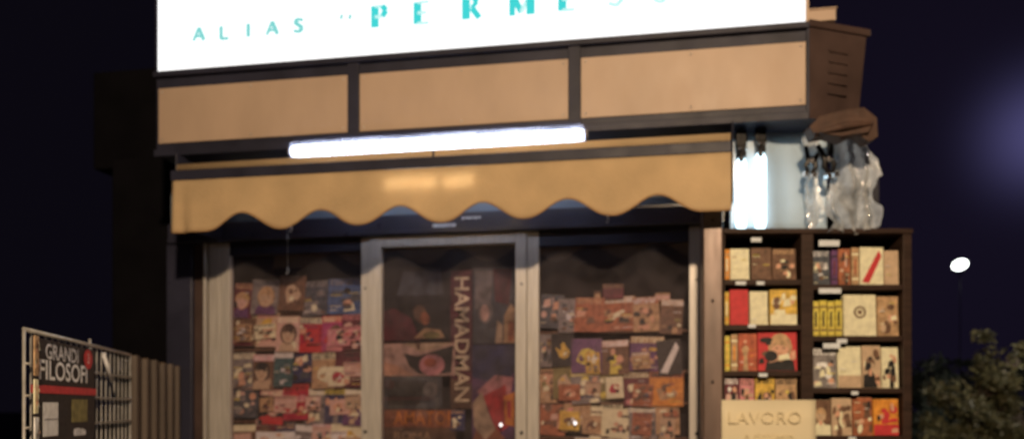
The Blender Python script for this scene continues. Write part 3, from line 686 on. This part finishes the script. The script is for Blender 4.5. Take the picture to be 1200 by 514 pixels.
book(867, 390, 889, 434, 'brick', 'orange', 'ft', 'tan', f'brick red book with tan figure, third shelf {Lt}')
book(890, 388, 936, 434, 'red', 'black', 'pk', 'black', f'wide red and black portrait book, third shelf {Lt}')
book(850, 441, 868, 489, 'maroon', 'white', 'mk', 'palepink', f'maroon collage magazine, fourth shelf {Lt}', 'magazine')
book(869, 443, 886, 489, 'pink', 'brown', 'mkt', 'beige', f'pinkish magazine, fourth shelf {Lt}', 'magazine')
book(887, 440, 910, 489, 'gold', 'black', 'mpk', 'black', f'gold and black portrait magazine, fourth shelf {Lt}', 'magazine')
book(911, 441, 936, 489, 'tan', 'black', 'mk', 'yellow', f'tan magazine with yellow patches, fourth shelf {Lt}', 'magazine')
book(954, 292, 975, 333, 'slate', 'silver', 'mkt', 'grey', f'slate magazine, top shelf {Rt}', 'magazine')
book(976, 292, 984, 333, 'purple', 'maroon', 's', 'black', f'thin purple book, top shelf {Rt}')
book(985, 290, 999, 333, 'rust', 'palepink', 'kt', 'brown', f'rust book, top shelf {Rt}')
book(1000, 289, 1009, 333, 'tan', 'rust', 's', 'cream', f'thin tan book, top shelf {Rt}')
book(1010, 288, 1038, 333, 'cream', 'palepink', 'd', 'red', f'cream book with a red diagonal band, top shelf {Rt}', roll=1)
book(1039, 292, 1056, 333, 'beige', 'tan', 't', 'tan', f'plain beige book, top shelf {Rt}')
for k in range(4):
    book(954 + k * 9, 352 - k % 2, 962 + k * 9, 393, 'yellow', 'black', 's', 'brown', f'thin yellow and black book, {ORD[k]} from left, second shelf {Rt}')
book(991, 344, 1030, 393, 'cream', 'tan', '', 'tan', f'large cream book with round emblem, second shelf {Rt}')
book(1031, 346, 1056, 393, 'tan', 'brown', 'kt', 'beige', f'tan picture magazine, second shelf {Rt}', 'magazine')
book(954, 407, 983, 454, 'grey', 'white', 'mkt', 'cream', f'grey photo magazine, third shelf {Rt}', 'magazine')
book(984, 405, 1012, 454, 'cream', 'white', 'tl', 'beige', f'cream book, third shelf {Rt}')
book(1013, 404, 1035, 454, 'beige', 'black', 'pk', 'black', f'beige portrait magazine, third shelf {Rt}', 'magazine')
book(1036, 406, 1056, 454, 'cream', 'brown', 'fk', 'black', f'pale magazine with dark figure, third shelf {Rt}', 'magazine')
book(954, 468, 976, 510, 'brown', 'tan', 'pl', 'cream', f'brown portrait magazine, fourth shelf {Rt}', 'magazine')
book(977, 466, 1001, 510, 'beige', 'brown', 'fk', 'brown', f'beige magazine, fourth shelf {Rt}', 'magazine')
book(1002, 465, 1025, 510, 'rust', 'cream', 'kt', 'brown', f'rust collage magazine, fourth shelf {Rt}', 'magazine')
book(1026, 467, 1056, 510, 'orange', 'cream', 'kl', 'red', f'orange magazine with red lower block, fourth shelf {Rt}', 'magazine')
# emblem on the large cream book: ring + spokes
q = CAM + D * (T + .0175) + RT * wg(1010.5, 0, T)[0]
for o in bpy.data.objects:
    if o.get('label', '').startswith('large cream book'):
        m = MB()
        for a in range(12):
            a0 = a * math.pi / 6; a1 = a0 + math.pi / 6
            m.prism([(.018 * math.cos(a0), .10 + .018 * math.sin(a0)), (.026 * math.cos(a0), .10 + .026 * math.sin(a0)), (.026 * math.cos(a1), .10 + .026 * math.sin(a1)), (.018 * math.cos(a1), .10 + .018 * math.sin(a1))], -.0012, -.0004, pal('brown'))
        m.disc(0, .10, .010, .010, -.0012, pal('brown'), 10)
        e = m.build('emblem', o)
# cream handwritten notice hung across lower left bay
t3 = T - .03
nx0, nz1 = wg(845.5, 468, t3); nx1, nz0 = wg(956, 560, t3); q = CAM + D * t3 + RT * ((nx0 + nx1) / 2)
m = MB(); w = nx1 - nx0; h = nz1 - nz0; n_ = 14
vs = []; 
for i in range(n_ + 1):
    for j in range(5): x = -w / 2 + w * i / n_; vs.append((x, .004 * math.sin(i * .7) * (1 - j / 4) - .006 * (1 - j / 4), h * j / 4))
m.raw(vs, [(i * 5 + j, (i + 1) * 5 + j, (i + 1) * 5 + j + 1, i * 5 + j + 1) for i in range(n_) for j in range(4)], PAPER, True)
pp = m.build('paper_notice', None, 0, (q.x, q.y, nz0), TH); so = pp.modifiers.new('sheet', 'SOLIDIFY'); so.thickness = .001
tag(pp, 'cream paper notice with faint handwriting hung over the bookcase lower left bay', 'notice')
m = MB(); text_into(m, 'LAVORO', .07, INK, lambda x, z: Vector((x - .02, -.013, h - .075 + z)), xs=1.1); m.build('handwriting', pp)
m = MB(); text_into(m, 'a richiesta', .045, INK, lambda x, z: Vector((x, -.013, h - .15 + z)), xs=1.1); m.build('handwriting', pp)

# ================================================================== PLASTIC SHEETS AND TUBES ABOVE THE BOOKCASE
t4 = T + .085
cx0 = wg(856, 0, t4)[0]; cx1 = wg(968, 0, t4)[0]; zc0 = wg(0, 274, t4)[1]; zc1 = z_fb + .02
q = CAM + D * t4 + RT * ((cx0 + cx1) / 2)
m = MB(); nx = 60; w = cx1 - cx0; vs = []
for i in range(nx + 1):
    for j in range(9):
        x = -w / 2 + w * i / nx; f = j / 8
        vs.append((x, .009 * math.sin(x * 21 + .6 * f) + .003 * math.sin(x * 50 + 2 * f), (zc1 - zc0) * f))
m.raw(vs, [(i * 9 + j, (i + 1) * 9 + j, (i + 1) * 9 + j + 1, i * 9 + j + 1) for i in range(nx) for j in range(8)], CURT, True)
cu_ = m.build('plastic_curtain', None, 0, (q.x, q.y, zc0), TH); so = cu_.modifiers.new('sheet', 'SOLIDIFY'); so.thickness = .001
tag(cu_, 'pale blue plastic sheet hanging above the bookcase behind two glowing tubes', 'plastic curtain')

t5 = T + .03
for (px0, px1, yt0, yh, lb) in ((859, 878, 186, 152, 'short glowing vertical tube lamp next to the awning, left of two'), (881, 901, 180, 142, 'short glowing vertical tube lamp beside the blue sheet, right of two')):
    xa, _ = wg((px0 + px1) / 2, 0, t5); q = CAM + D * t5 + RT * xa
    zt_ = wg(0, yt0, t5)[1]; zb_ = btop + .014; r = (px1 - px0) / 2000 * t5 * .66; zh = wg(0, yh, t5)[1]
    tl_ = thing('tube_lamp', lb, 'lamp', (q.x, q.y, zb_), TH, 'vertical tube lamps above the bookcase')
    m = MB(); m.tube([(0, 0, .004), (0, 0, .03), (0, 0, zt_ - zb_ - .02), (0, 0, zt_ - zb_)], [r * .7, r, r, r * .6], TUBE2, 20); m.build('tube', tl_)
    m = MB(); H = zt_ - zb_
    m.box(-r * .75, r * .75, -.022, .02, H + .001, H + .05, BLACKP); m.box(-r * .95, r * .95, -.012, .012, H + .05, zh - zb_, BLACKP)
    m.tube([(-r * .3, -.03, H - .02), (-r * .3, -.024, H + .03)], .011, BLACKP, 8); m.build('socket', tl_, .004)
    m = MB()
    for dx in (-.011, .013): m.tube([(dx, -.024, H + .036), (dx, -.029, H + .034)], .006, CHROME, 8)
    m.build('screw', tl_)
    m = MB(); m.tube([(0, 0, zh - zb_), (0, .01, z_fb - zb_ + .01)], .006, BLACKP, 6); m.build('stem', tl_)

# spring clamp cluster
def clamp(px, py, t, s, rz, ry, lb):
    xa, za = wg(px, py, t); q = CAM + D * t + RT * xa
    c = thing('spring_clamp', lb, 'clamp', (q.x, q.y, za), TH + rz, 'clamps holding the plastic sheet'); c.rotation_euler.y = ry
    for sg_ in (-1, 1):
        m = MB(); m.tube([(sg_ * .006 * s, 0, -.045 * s), (sg_ * .018 * s, 0, -.02 * s), (sg_ * .010 * s, 0, .0), (sg_ * .026 * s, 0, .045 * s)], [.006 * s, .009 * s, .010 * s, .007 * s], BLACKP, 8); m.build('jaw', c)
        m = MB(); m.box(sg_ * .014 * s - .008 * s, sg_ * .014 * s + .008 * s, -.012 * s, .010 * s, -.058 * s, -.042 * s, CHROME); m.build('pad', c, .002)
    m = MB(); m.tube([(0, -.014 * s, 0), (0, .014 * s, 0)], .011 * s, CHROME, 12); m.build('pivot', c)
clamp(951, 188, T - .05, 1.2, 0, R(8), 'black spring clamp gripping the blue sheet, left of the pair')
clamp(970, 186, T - .07, 1.35, .3, R(-14), 'black spring clamp gripping the crumpled plastic, right of the pair')

# crumpled clear plastic
def crumple(px0, px1, py0, py1, t, seed, depth, flare):
    rnd = random.Random(seed); xa, z1 = wg(px0, py0, t); xb, z0 = wg(px1, py1, t); nx, nz = 44, 44
    q = CAM + D * t + RT * ((xa + xb) / 2); w = xb - xa; h = z1 - z0
    ph = [(rnd.uniform(6, 50), rnd.uniform(4, 34), rnd.uniform(0, 6.3), rnd.uniform(.3, 1)) for _ in range(12)]
    m = MB(); vs = []
    for i in range(nx + 1):
        for j in range(nz + 1):
            f = j / nz; u = i / nx - .5
            x = u * w * (1 - flare * f) + .012 * math.sin(f * 13 + u * 5 + seed) ; z = h * f + .008 * math.sin(u * 19 + seed)
            y = 0
            P_ = Vector((x * 16 + z * 2.5 + seed, z * 2.2, seed * 1.7)); P2 = Vector((x * 45 - z * 6, z * 7 + seed, seed))
            y = depth * 1.6 * (abs(mnoise.noise(P_)) * 1.6 + abs(mnoise.noise(P2)) * .7 - .5)
            x += .030 * mnoise.noise(Vector((z * 11, seed, u * 2))) + .012 * mnoise.noise(Vector((z * 40, x * 30, seed)))
            z += .020 * mnoise.noise(Vector((x * 30, seed + 5, z * 8)))
            vs.append((x, y, z))
    m.raw(vs, [(i * (nz + 1) + j, (i + 1) * (nz + 1) + j, (i + 1) * (nz + 1) + j + 1, i * (nz + 1) + j + 1) for i in range(nx) for j in range(nz)], PLASTIC, True)
    return m, q, z0
m, q, z0 = crumple(966, 1030, 158, 272, T + .0, 3, .05, .35)
sheet = m.build('crumpled_plastic', None, 0, (q.x, q.y, z0), TH)
tag(sheet, 'crumpled clear plastic sheet bunched on top right of the bookcase', 'plastic sheet')
m, q2, z02 = crumple(943, 962, 150, 272, T + .02, 9, .03, .2)
s2 = m.build('rolled_plastic', None, 0, (q2.x, q2.y, z02), TH)
tag(s2, 'narrow twisted strip of clear plastic hanging beside the blue sheet', 'plastic strip')
# brown tarpaulin fold above the crumpled plastic
CANV = mat('brown_tarpaulin', (.075, .040, .028), .7, 0, .3, 18, .3, 30)
tt = 3.33; xa, z1 = wg(985, 154, tt); q = CAM + D * tt + RT * xa
m = MB()
top = [(-.13, .01), (-.09, .05), (.0, .075), (.08, .085), (.13, .045), (.135, -.03), (.10, -.05), (.05, -.015), (0, -.04), (-.06, -.02), (-.11, -.03)]
m.prism([(x, z) for x, z in reversed(top)], -.03, .05, CANV)
m.prism([(-.12, -.02), (-.02, -.035), (.09, -.02), (.115, .03), (.03, .045), (-.07, .02)], -.052, -.0305, CANV)
m.tube([(-.10, -.055, -.02), (-.01, -.066, .0), (.10, -.052, .015)], [.008, .016, .010], CANV, 8)
tag(m.build('folded_tarpaulin', None, .008, (q.x, q.y, z1), TH), 'folded brown tarpaulin under the roof corner above the crumpled plastic', 'tarpaulin')

# ================================================================== LEFT WIRE RACK
uA = -.572; tA = 2.25
Apt = CAM + D * tA + RT * (uA * tA)
e = (D + RT * (-.2)).normalized(); ang = math.atan2(e.y, e.x)
ZT = 1.6 + .207 - .005
GZ2 = GZ
rk = thing('wire_grid_rack', 'steel wire grid display panel at left with a black poster hung on it', 'display rack', (Apt.x, Apt.y, GZ2), ang)
def rz_(z): return z - GZ2
# frame posts (three), top rail, wires
for s in (0, .60, 1.15):
    m = MB(); m.tube([(s, 0, 0), (s, 0, rz_(ZT) + (.02 if s == .6 else .004))], .0045, STEEL, 8); m.build('post', rk)
m = MB(); m.tube([(0, -.0, rz_(ZT)), (1.15, 0, rz_(ZT))], .006, STEEL, 8); m.build('top_rail', rk)
m = MB()
z = rz_(ZT) - .09
while z > .1:
    m.tube([(0, -.005, z), (1.15, -.005, z)], .0034, STEEL, 5); z -= .085
for k in range(1, 20):
    m.tube([(k * .0575, 0.002, .08), (k * .0575, .002, rz_(ZT))], .0030, STEEL, 5)
m.build('wire_mesh', rk)
m = MB(); m.tube([(.72, -.012, rz_(ZT) - .02), (.80, -.02, rz_(ZT) - .115)], .007, pal('silver'), 8); m.build('hook', rk)
# local -y side faces the camera? camera is on right of the rack (towards +x world)
side = 1 if (CAM - Apt).dot(Vector((-e.y, e.x, 0))) > 0 else -1
# slatted shutter farther on
SLAT2 = mat('worn_brown_slat', (.17, .105, .065), .6, .1, .35, 4, .1, 40, stretch=(1, 1, .25))
sh0 = 1.17
Bpt = Apt + e * sh0
sl = thing('slatted_shutter', 'brown vertical slatted metal shutter behind the wire grid', 'shutter', (Bpt.x, Bpt.y, GZ2), ang)
m = MB(); 
for k in range(20):
    x = k * .06; dy = .018 * ((k * 7) % 3 - 1) * .6
    m.prism([(0, 0), (1, 0), (1, 1), (0, 1)], 0, 0, SLAT) if False else None
    zt_ = rz_(ZT) - .006 * (k % 2)
    m.box(x, x + .044, -.012 + dy, .012 + dy, .03, zt_, (SLAT, SLAT2, SLAT)[k % 3]); m.box(x + .0445, x + .0595, .0, .012, .03, zt_ - .012, DARK)
m.build('slats', sl, .003)
for z in (.02, rz_(ZT) - .06):
    m = MB(); m.box(0, 1.2, .032, .05, z, z + .04, DARK); m.build('crossbar', sl)
# poster on the grid: faces the camera side
def RK(s, off): return Apt + e * s + Vector((-e.y, e.x, 0)) * side * off
ps0, ps1 = .018, .60; pzb = 1.22; pzt = 1.785
ps = (ps0 + ps1) / 2; q = RK(ps, .016)
rzp = ang + (math.pi if side > 0 else 0)    # local -y must point to the camera side
po = thing('black_poster', 'black poster with white lettering and red stripe hung on wire grid', 'poster', (q.x, q.y, pzb), rzp)
fl_ = -1 if False else 1
hwP = (ps1 - ps0) / 2
nrm = Matrix.Rotation(rzp, 3, 'Z') @ Vector((0, -1, 0))
flip = nrm.dot(CAM - q) < 0
if flip: po.rotation_euler.z = rzp = rzp + math.pi
xdir = Matrix.Rotation(rzp, 3, 'Z') @ Vector((1, 0, 0))
H = pzt - pzb
m = MB(); m.box(-hwP, hwP, 0, .004, 0, H, pal('black')); m.build('board', po)
def plate(name, x0, x1, z0, z1, c, y=-.001): m = MB(); m.box(x0, x1, y - .0006, y, z0, z1, pal(c)); return m.build(name, po)
m = MB(); text_into(m, 'GRANDI', .060, pal('silver'), lambda x, z: Vector((x - .045, -.0015, H - .035 + z)), xs=1.35, fat=.0012)
text_into(m, 'FILOSOFI', .076, pal('white'), lambda x, z: Vector((x - .025, -.0015, H - .088 + z)), xs=1.5, fat=.0015); m.build('lettering', po)
plate('red_stripe', -hwP - .02, hwP + .01, H - .150, H - .128, 'red')
m = MB(); m.disc(.205, H - .035, .045, .032, -.003, pal('red'), 16); text_into(m, '3', .045, pal('white'), lambda x, z: Vector((x + .205, -.0038, H - .035 + z))); m.build('badge', po)
plate('white_panel', -.215, -.09, H - .27, H - .175, 'white'); 
m = MB(); m.box(-.212, -.093, -.0022, -.0018, H - .224, H - .221, pal('grey')); m.build('panel_line', po)
plate('grey_panel', .04, .20, H - .235, H - .165, 'olive')
m = MB()
rnd = random.Random(5)
for (x0, x1, z) in ((.06, .17, H - .265), (.05, .16, H - .335), (-.08, .06, H - .37), (-.2, -.1, H - .42), (.02, .2, H - .43)):
    x = x0
    while x < x1:
        w_ = rnd.uniform(.008, .02); m.box(x, x + w_, -.0018, -.0012, z - .012, z + .012 * rnd.uniform(.3, 1), pal('silver')); x += w_ + .005
m.build('small_print', po)
# pale magazines clipped beside the poster at the near end
G2 = 'papers clipped on the wire grid'
for (s0, s1, z0, z1, c, c3, lb) in ((-.012, .020, 1.68, 1.785, 'tan', 'brown', 'tan leaflet clipped at the top near end of the wire grid'), (-.012, .017, 1.58, 1.67, 'cream', 'tan', 'cream leaflet clipped second from top at the near end of wire grid'), (-.010, .022, 1.49, 1.57, 'white', 'grey', 'white leaflet clipped third from top at the near end of wire grid'), (-.012, .018, 1.40, 1.48, 'beige', 'maroon', 'beige leaflet clipped lowest at the near end of wire grid')):
    q = RK((s0 + s1) / 2, .03); m = MB(); cover(m, s1 - s0, z1 - z0, .003, c, c3, 'kt', c3, random.Random(int(z0 * 1000)))
    tag(m.build('leaflet', None, 0, (q.x, q.y, z0), rzp), lb, 'leaflet', G2)

# ================================================================== BACKGROUND: lamps, trees
def place(px, t): q = CAM + D * t + RT * ((px - 600) / 1000 * t); return Vector((q.x, q.y, 0))
t = 26.0; lp = place(1125, t); hz_ = 1.6 + (HZ - 310) / 1000 * t
sl_ = thing('street_lamp', 'street lamp with a bright white head against the night sky beyond the trees', 'street lamp', lp, TH)
m = MB(); m.tube([(.0, 0, 0), (.0, 0, 3.2), (0, 0, hz_ - .25)], [.022, .014, .010], BLACKP, 10); m.build('pole', sl_)
m = MB()
vs = []
n1, n2 = 16, 10
for i in range(n2 + 1):
    a = math.pi * i / n2
    for k in range(n1):
        b_ = 2 * math.pi * k / n1; vs.append((.22 * math.sin(a) * math.cos(b_) + .05 * math.cos(a), .22 * math.sin(a) * math.sin(b_), hz_ + .17 * math.cos(a)))
m.raw(vs, [(i * n1 + k, (i + 1) * n1 + k, (i + 1) * n1 + (k + 1) % n1, i * n1 + (k + 1) % n1) for i in range(n2) for k in range(n1)], glow('street_lamp_glow', (.93, 1.0, .93), 6), True)
m.build('globe', sl_)
m = MB(); m.tube([(0, 0, hz_ - .27), (0, 0, hz_ - .22)], [.08, .12], DARK, 10); m.build('collar', sl_)

BARK = mat('bark', (.07, .05, .038), .9, 0, .3, 20, .5, 40)
def tree(px, t, top_py, wpx, nleaf, leafm, seed, label, lsz=.05, low=.15, cat='tree'):
    rnd = random.Random(seed); base_ = place(px, t); H = 1.6 + (HZ - top_py) / 1000 * t; W = wpx / 1000 * t / 2
    tr = thing('tree' if cat == 'tree' else 'shrub', label, cat, base_, 0, 'trees and shrubs right of the bookcase')
    m = MB(); ends = []
    m.tube([(0, 0, 0), (.03, 0, H * .25), (-.02, .02, H * .5), (.02, 0, H * .8)], [.055 * H / 2.6, .045 * H / 2.6, .032 * H / 2.6, .01], BARK, 8)
    for k in range(16):
        a = rnd.uniform(0, 6.28); z0 = H * rnd.uniform(.15, .75); ln = W * rnd.uniform(.55, 1.0) * (1.1 - .4 * abs(z0 / H - .45)); zz = min(H * .97, z0 + ln * rnd.uniform(.35, 1.1))
        p = Vector((math.cos(a) * ln, math.sin(a) * ln, zz)); mid = Vector((p.x * .5, p.y * .5, (z0 + zz) / 2 - .03))
        m.tube([(0, 0, z0), mid, p], [.02, .012, .005], BARK, 5); ends += [p, mid, (p + mid) / 2]
    ends.append(Vector((0, 0, H * .93)))
    m.build('trunk', tr)
    m = MB()
    cl = [(q + Vector((rnd.gauss(0, .08), rnd.gauss(0, .08), rnd.gauss(0, .08))), rnd.uniform(.10, .26) * W / .6) for q in ends for _ in range(2)]
    cl = [c for c in cl if c[0].z > H * low]
    for k in range(nleaf):
        c, r_ = rnd.choice(cl)
        v = Vector((rnd.gauss(0, 1), rnd.gauss(0, 1), rnd.gauss(0, .8))); v = v.normalized() * r_ * rnd.random() ** .45
        p = c + v
        if p.z > H: p.z = H - rnd.random() * .1
        d1 = Vector((rnd.gauss(0, 1), rnd.gauss(0, 1), rnd.gauss(0, 1))).normalized(); d2 = d1.cross(Vector((rnd.gauss(0, 1), rnd.gauss(0, 1), rnd.gauss(0, 1)))).normalized()
        s = lsz * rnd.uniform(.6, 1.3)
        mm = leafm[rnd.randrange(len(leafm))]
        m.face([p - d1 * s, p - d2 * s * .4, p + d1 * s, p + d2 * s * .4], mm)
    m.build('crown', tr)
LF = [mat('leaf_a', (.13, .115, .055), .5, 0, .3, 3, trans=.3), mat('leaf_b', (.15, .145, .07), .5, 0, .3, 3, trans=.3), mat('leaf_c', (.085, .085, .045), .5, 0, .3, 3, trans=.3)]
LD = [mat('leaf_dark_a', (.05, .075, .07), .5, 0, .3, 3), mat('leaf_dark_b', (.07, .09, .08), .5, 0, .3, 3)]
LP = [mat('leaf_pale_a', (.30, .26, .22), .5, 0, .3, 3, trans=.2), mat('leaf_pale_b', (.18, .15, .13), .5, 0, .3, 3, trans=.2)]
tree(1146, 7.5, 388, 96, 9000, LF, 11, 'small bushy olive green tree below the street lamp, right of the bookcase', .034)
tree(1088, 12, 405, 60, 5000, LD, 12, 'dark slim tree showing directly beside the bookcase edge', .05)
tree(1205, 8.5, 408, 50, 4000, LP, 13, 'pale leafy shrub cut by the right edge of the photo', .035, .05)
tree(1110, 19, 420, 110, 6000, LD, 14, 'wide dark tree behind the bushy olive green tree', .07)
tree(1180, 17, 412, 70, 4000, LD, 15, 'dark tree behind the pale shrub at right', .06)

# ================================================================== LIGHT
w = bpy.data.worlds.new('World'); sc.world = w; w.use_nodes = True
nt = w.node_tree; bg = nt.nodes['Background']
sky = nt.nodes.new('ShaderNodeTexSky'); sky.sky_type = 'NISHITA'; sky.sun_disc = False; sky.sun_elevation = R(-4.0); sky.sun_rotation = R(200)
bg2 = nt.nodes.new('ShaderNodeBackground'); bg2.inputs['Color'].default_value = (.0046, .0037, .0105, 1); bg2.inputs['Strength'].default_value = 1
bg2.inputs['Color'].default_value = (.0031, .0025, .0050, 1)
geo = nt.nodes.new('ShaderNodeNewGeometry')
def lobe(px, py, n, c):
    # soft glow painted into the sky round one direction: lamp bloom, broad skyglow
    v = (D + RT * ((px - 600) / 1000) + Vector((0, 0, (HZ - py) / 1000))).normalized()
    d = nt.nodes.new('ShaderNodeVectorMath'); d.operation = 'DOT_PRODUCT'; tcw = nt.nodes.new('ShaderNodeTexCoord'); nt.links.new(tcw.outputs['Generated'], d.inputs[0]); d.inputs[1].default_value = v
    mx = nt.nodes.new('ShaderNodeMath'); mx.operation = 'MAXIMUM'; mx.inputs[1].default_value = 0; nt.links.new(d.outputs['Value'], mx.inputs[0])
    pw = nt.nodes.new('ShaderNodeMath'); pw.operation = 'POWER'; pw.inputs[1].default_value = n; nt.links.new(mx.outputs[0], pw.inputs[0])
    b = nt.nodes.new('ShaderNodeBackground'); b.inputs['Color'].default_value = (*c, 1); nt.links.new(pw.outputs[0], b.inputs['Strength'])
    return b
nt.links.new(sky.outputs['Color'], bg.inputs['Color']); bg.inputs['Strength'].default_value = .0
ad = nt.nodes.new('ShaderNodeAddShader'); nt.links.new(bg.outputs[0], ad.inputs[0]); nt.links.new(bg2.outputs[0], ad.inputs[1]); 
last = ad
for args in ((1224, 156, 900, (.060, .056, .15)), (1150, 250, 14, (.0030, .0020, .0068))):
    a2 = nt.nodes.new('ShaderNodeAddShader'); nt.links.new(last.outputs[0], a2.inputs[0]); nt.links.new(lobe(*args).outputs[0], a2.inputs[1]); last = a2
nt.links.new(last.outputs[0], nt.nodes['World Output'].inputs['Surface'])

ld_ = bpy.data.lights.new('warm_street_light', 'POINT'); ld_.energy = 800; ld_.color = (1.0, .73, .47); ld_.shadow_soft_size = .10
lo = bpy.data.objects.new('warm_street_light', ld_); col.objects.link(lo); lo.location = (0.36, -4.9, 3.55)

l2 = bpy.data.lights.new('far_street_light', 'POINT'); l2.energy = 190; l2.color = (1.0, .90, .78); l2.shadow_soft_size = .15
o2 = bpy.data.objects.new('far_street_light', l2); col.objects.link(o2); o2.location = CAM + D * 5.6 + RT * (.78 * 5.6) + Vector((0, 0, .32 * 5.6 + .6))

# ================================================================== CAMERA
cd = bpy.data.cameras.new('camera'); cam = bpy.data.objects.new('camera', cd); col.objects.link(cam); sc.camera = cam
cam.location = CAM; cam.rotation_euler = (R(90), 0, TH); cd.sensor_width = 36; cd.lens = 30; cd.shift_y = (HZ - 257) / 1200; cd.clip_end = 800; cd.clip_start = .05
cd.dof.use_dof = True; cd.dof.focus_distance = 1.25; cd.dof.aperture_fstop = 3.8
sc.view_settings.view_transform = 'Standard'; sc.view_settings.look = 'None'; sc.view_settings.exposure = 0; sc.view_settings.gamma = 1
sc.cycles.max_bounces = 8; sc.cycles.transparent_max_bounces = 16
sc.cycles.use_denoising = True
sc.cycles.sample_clamp_indirect = 4
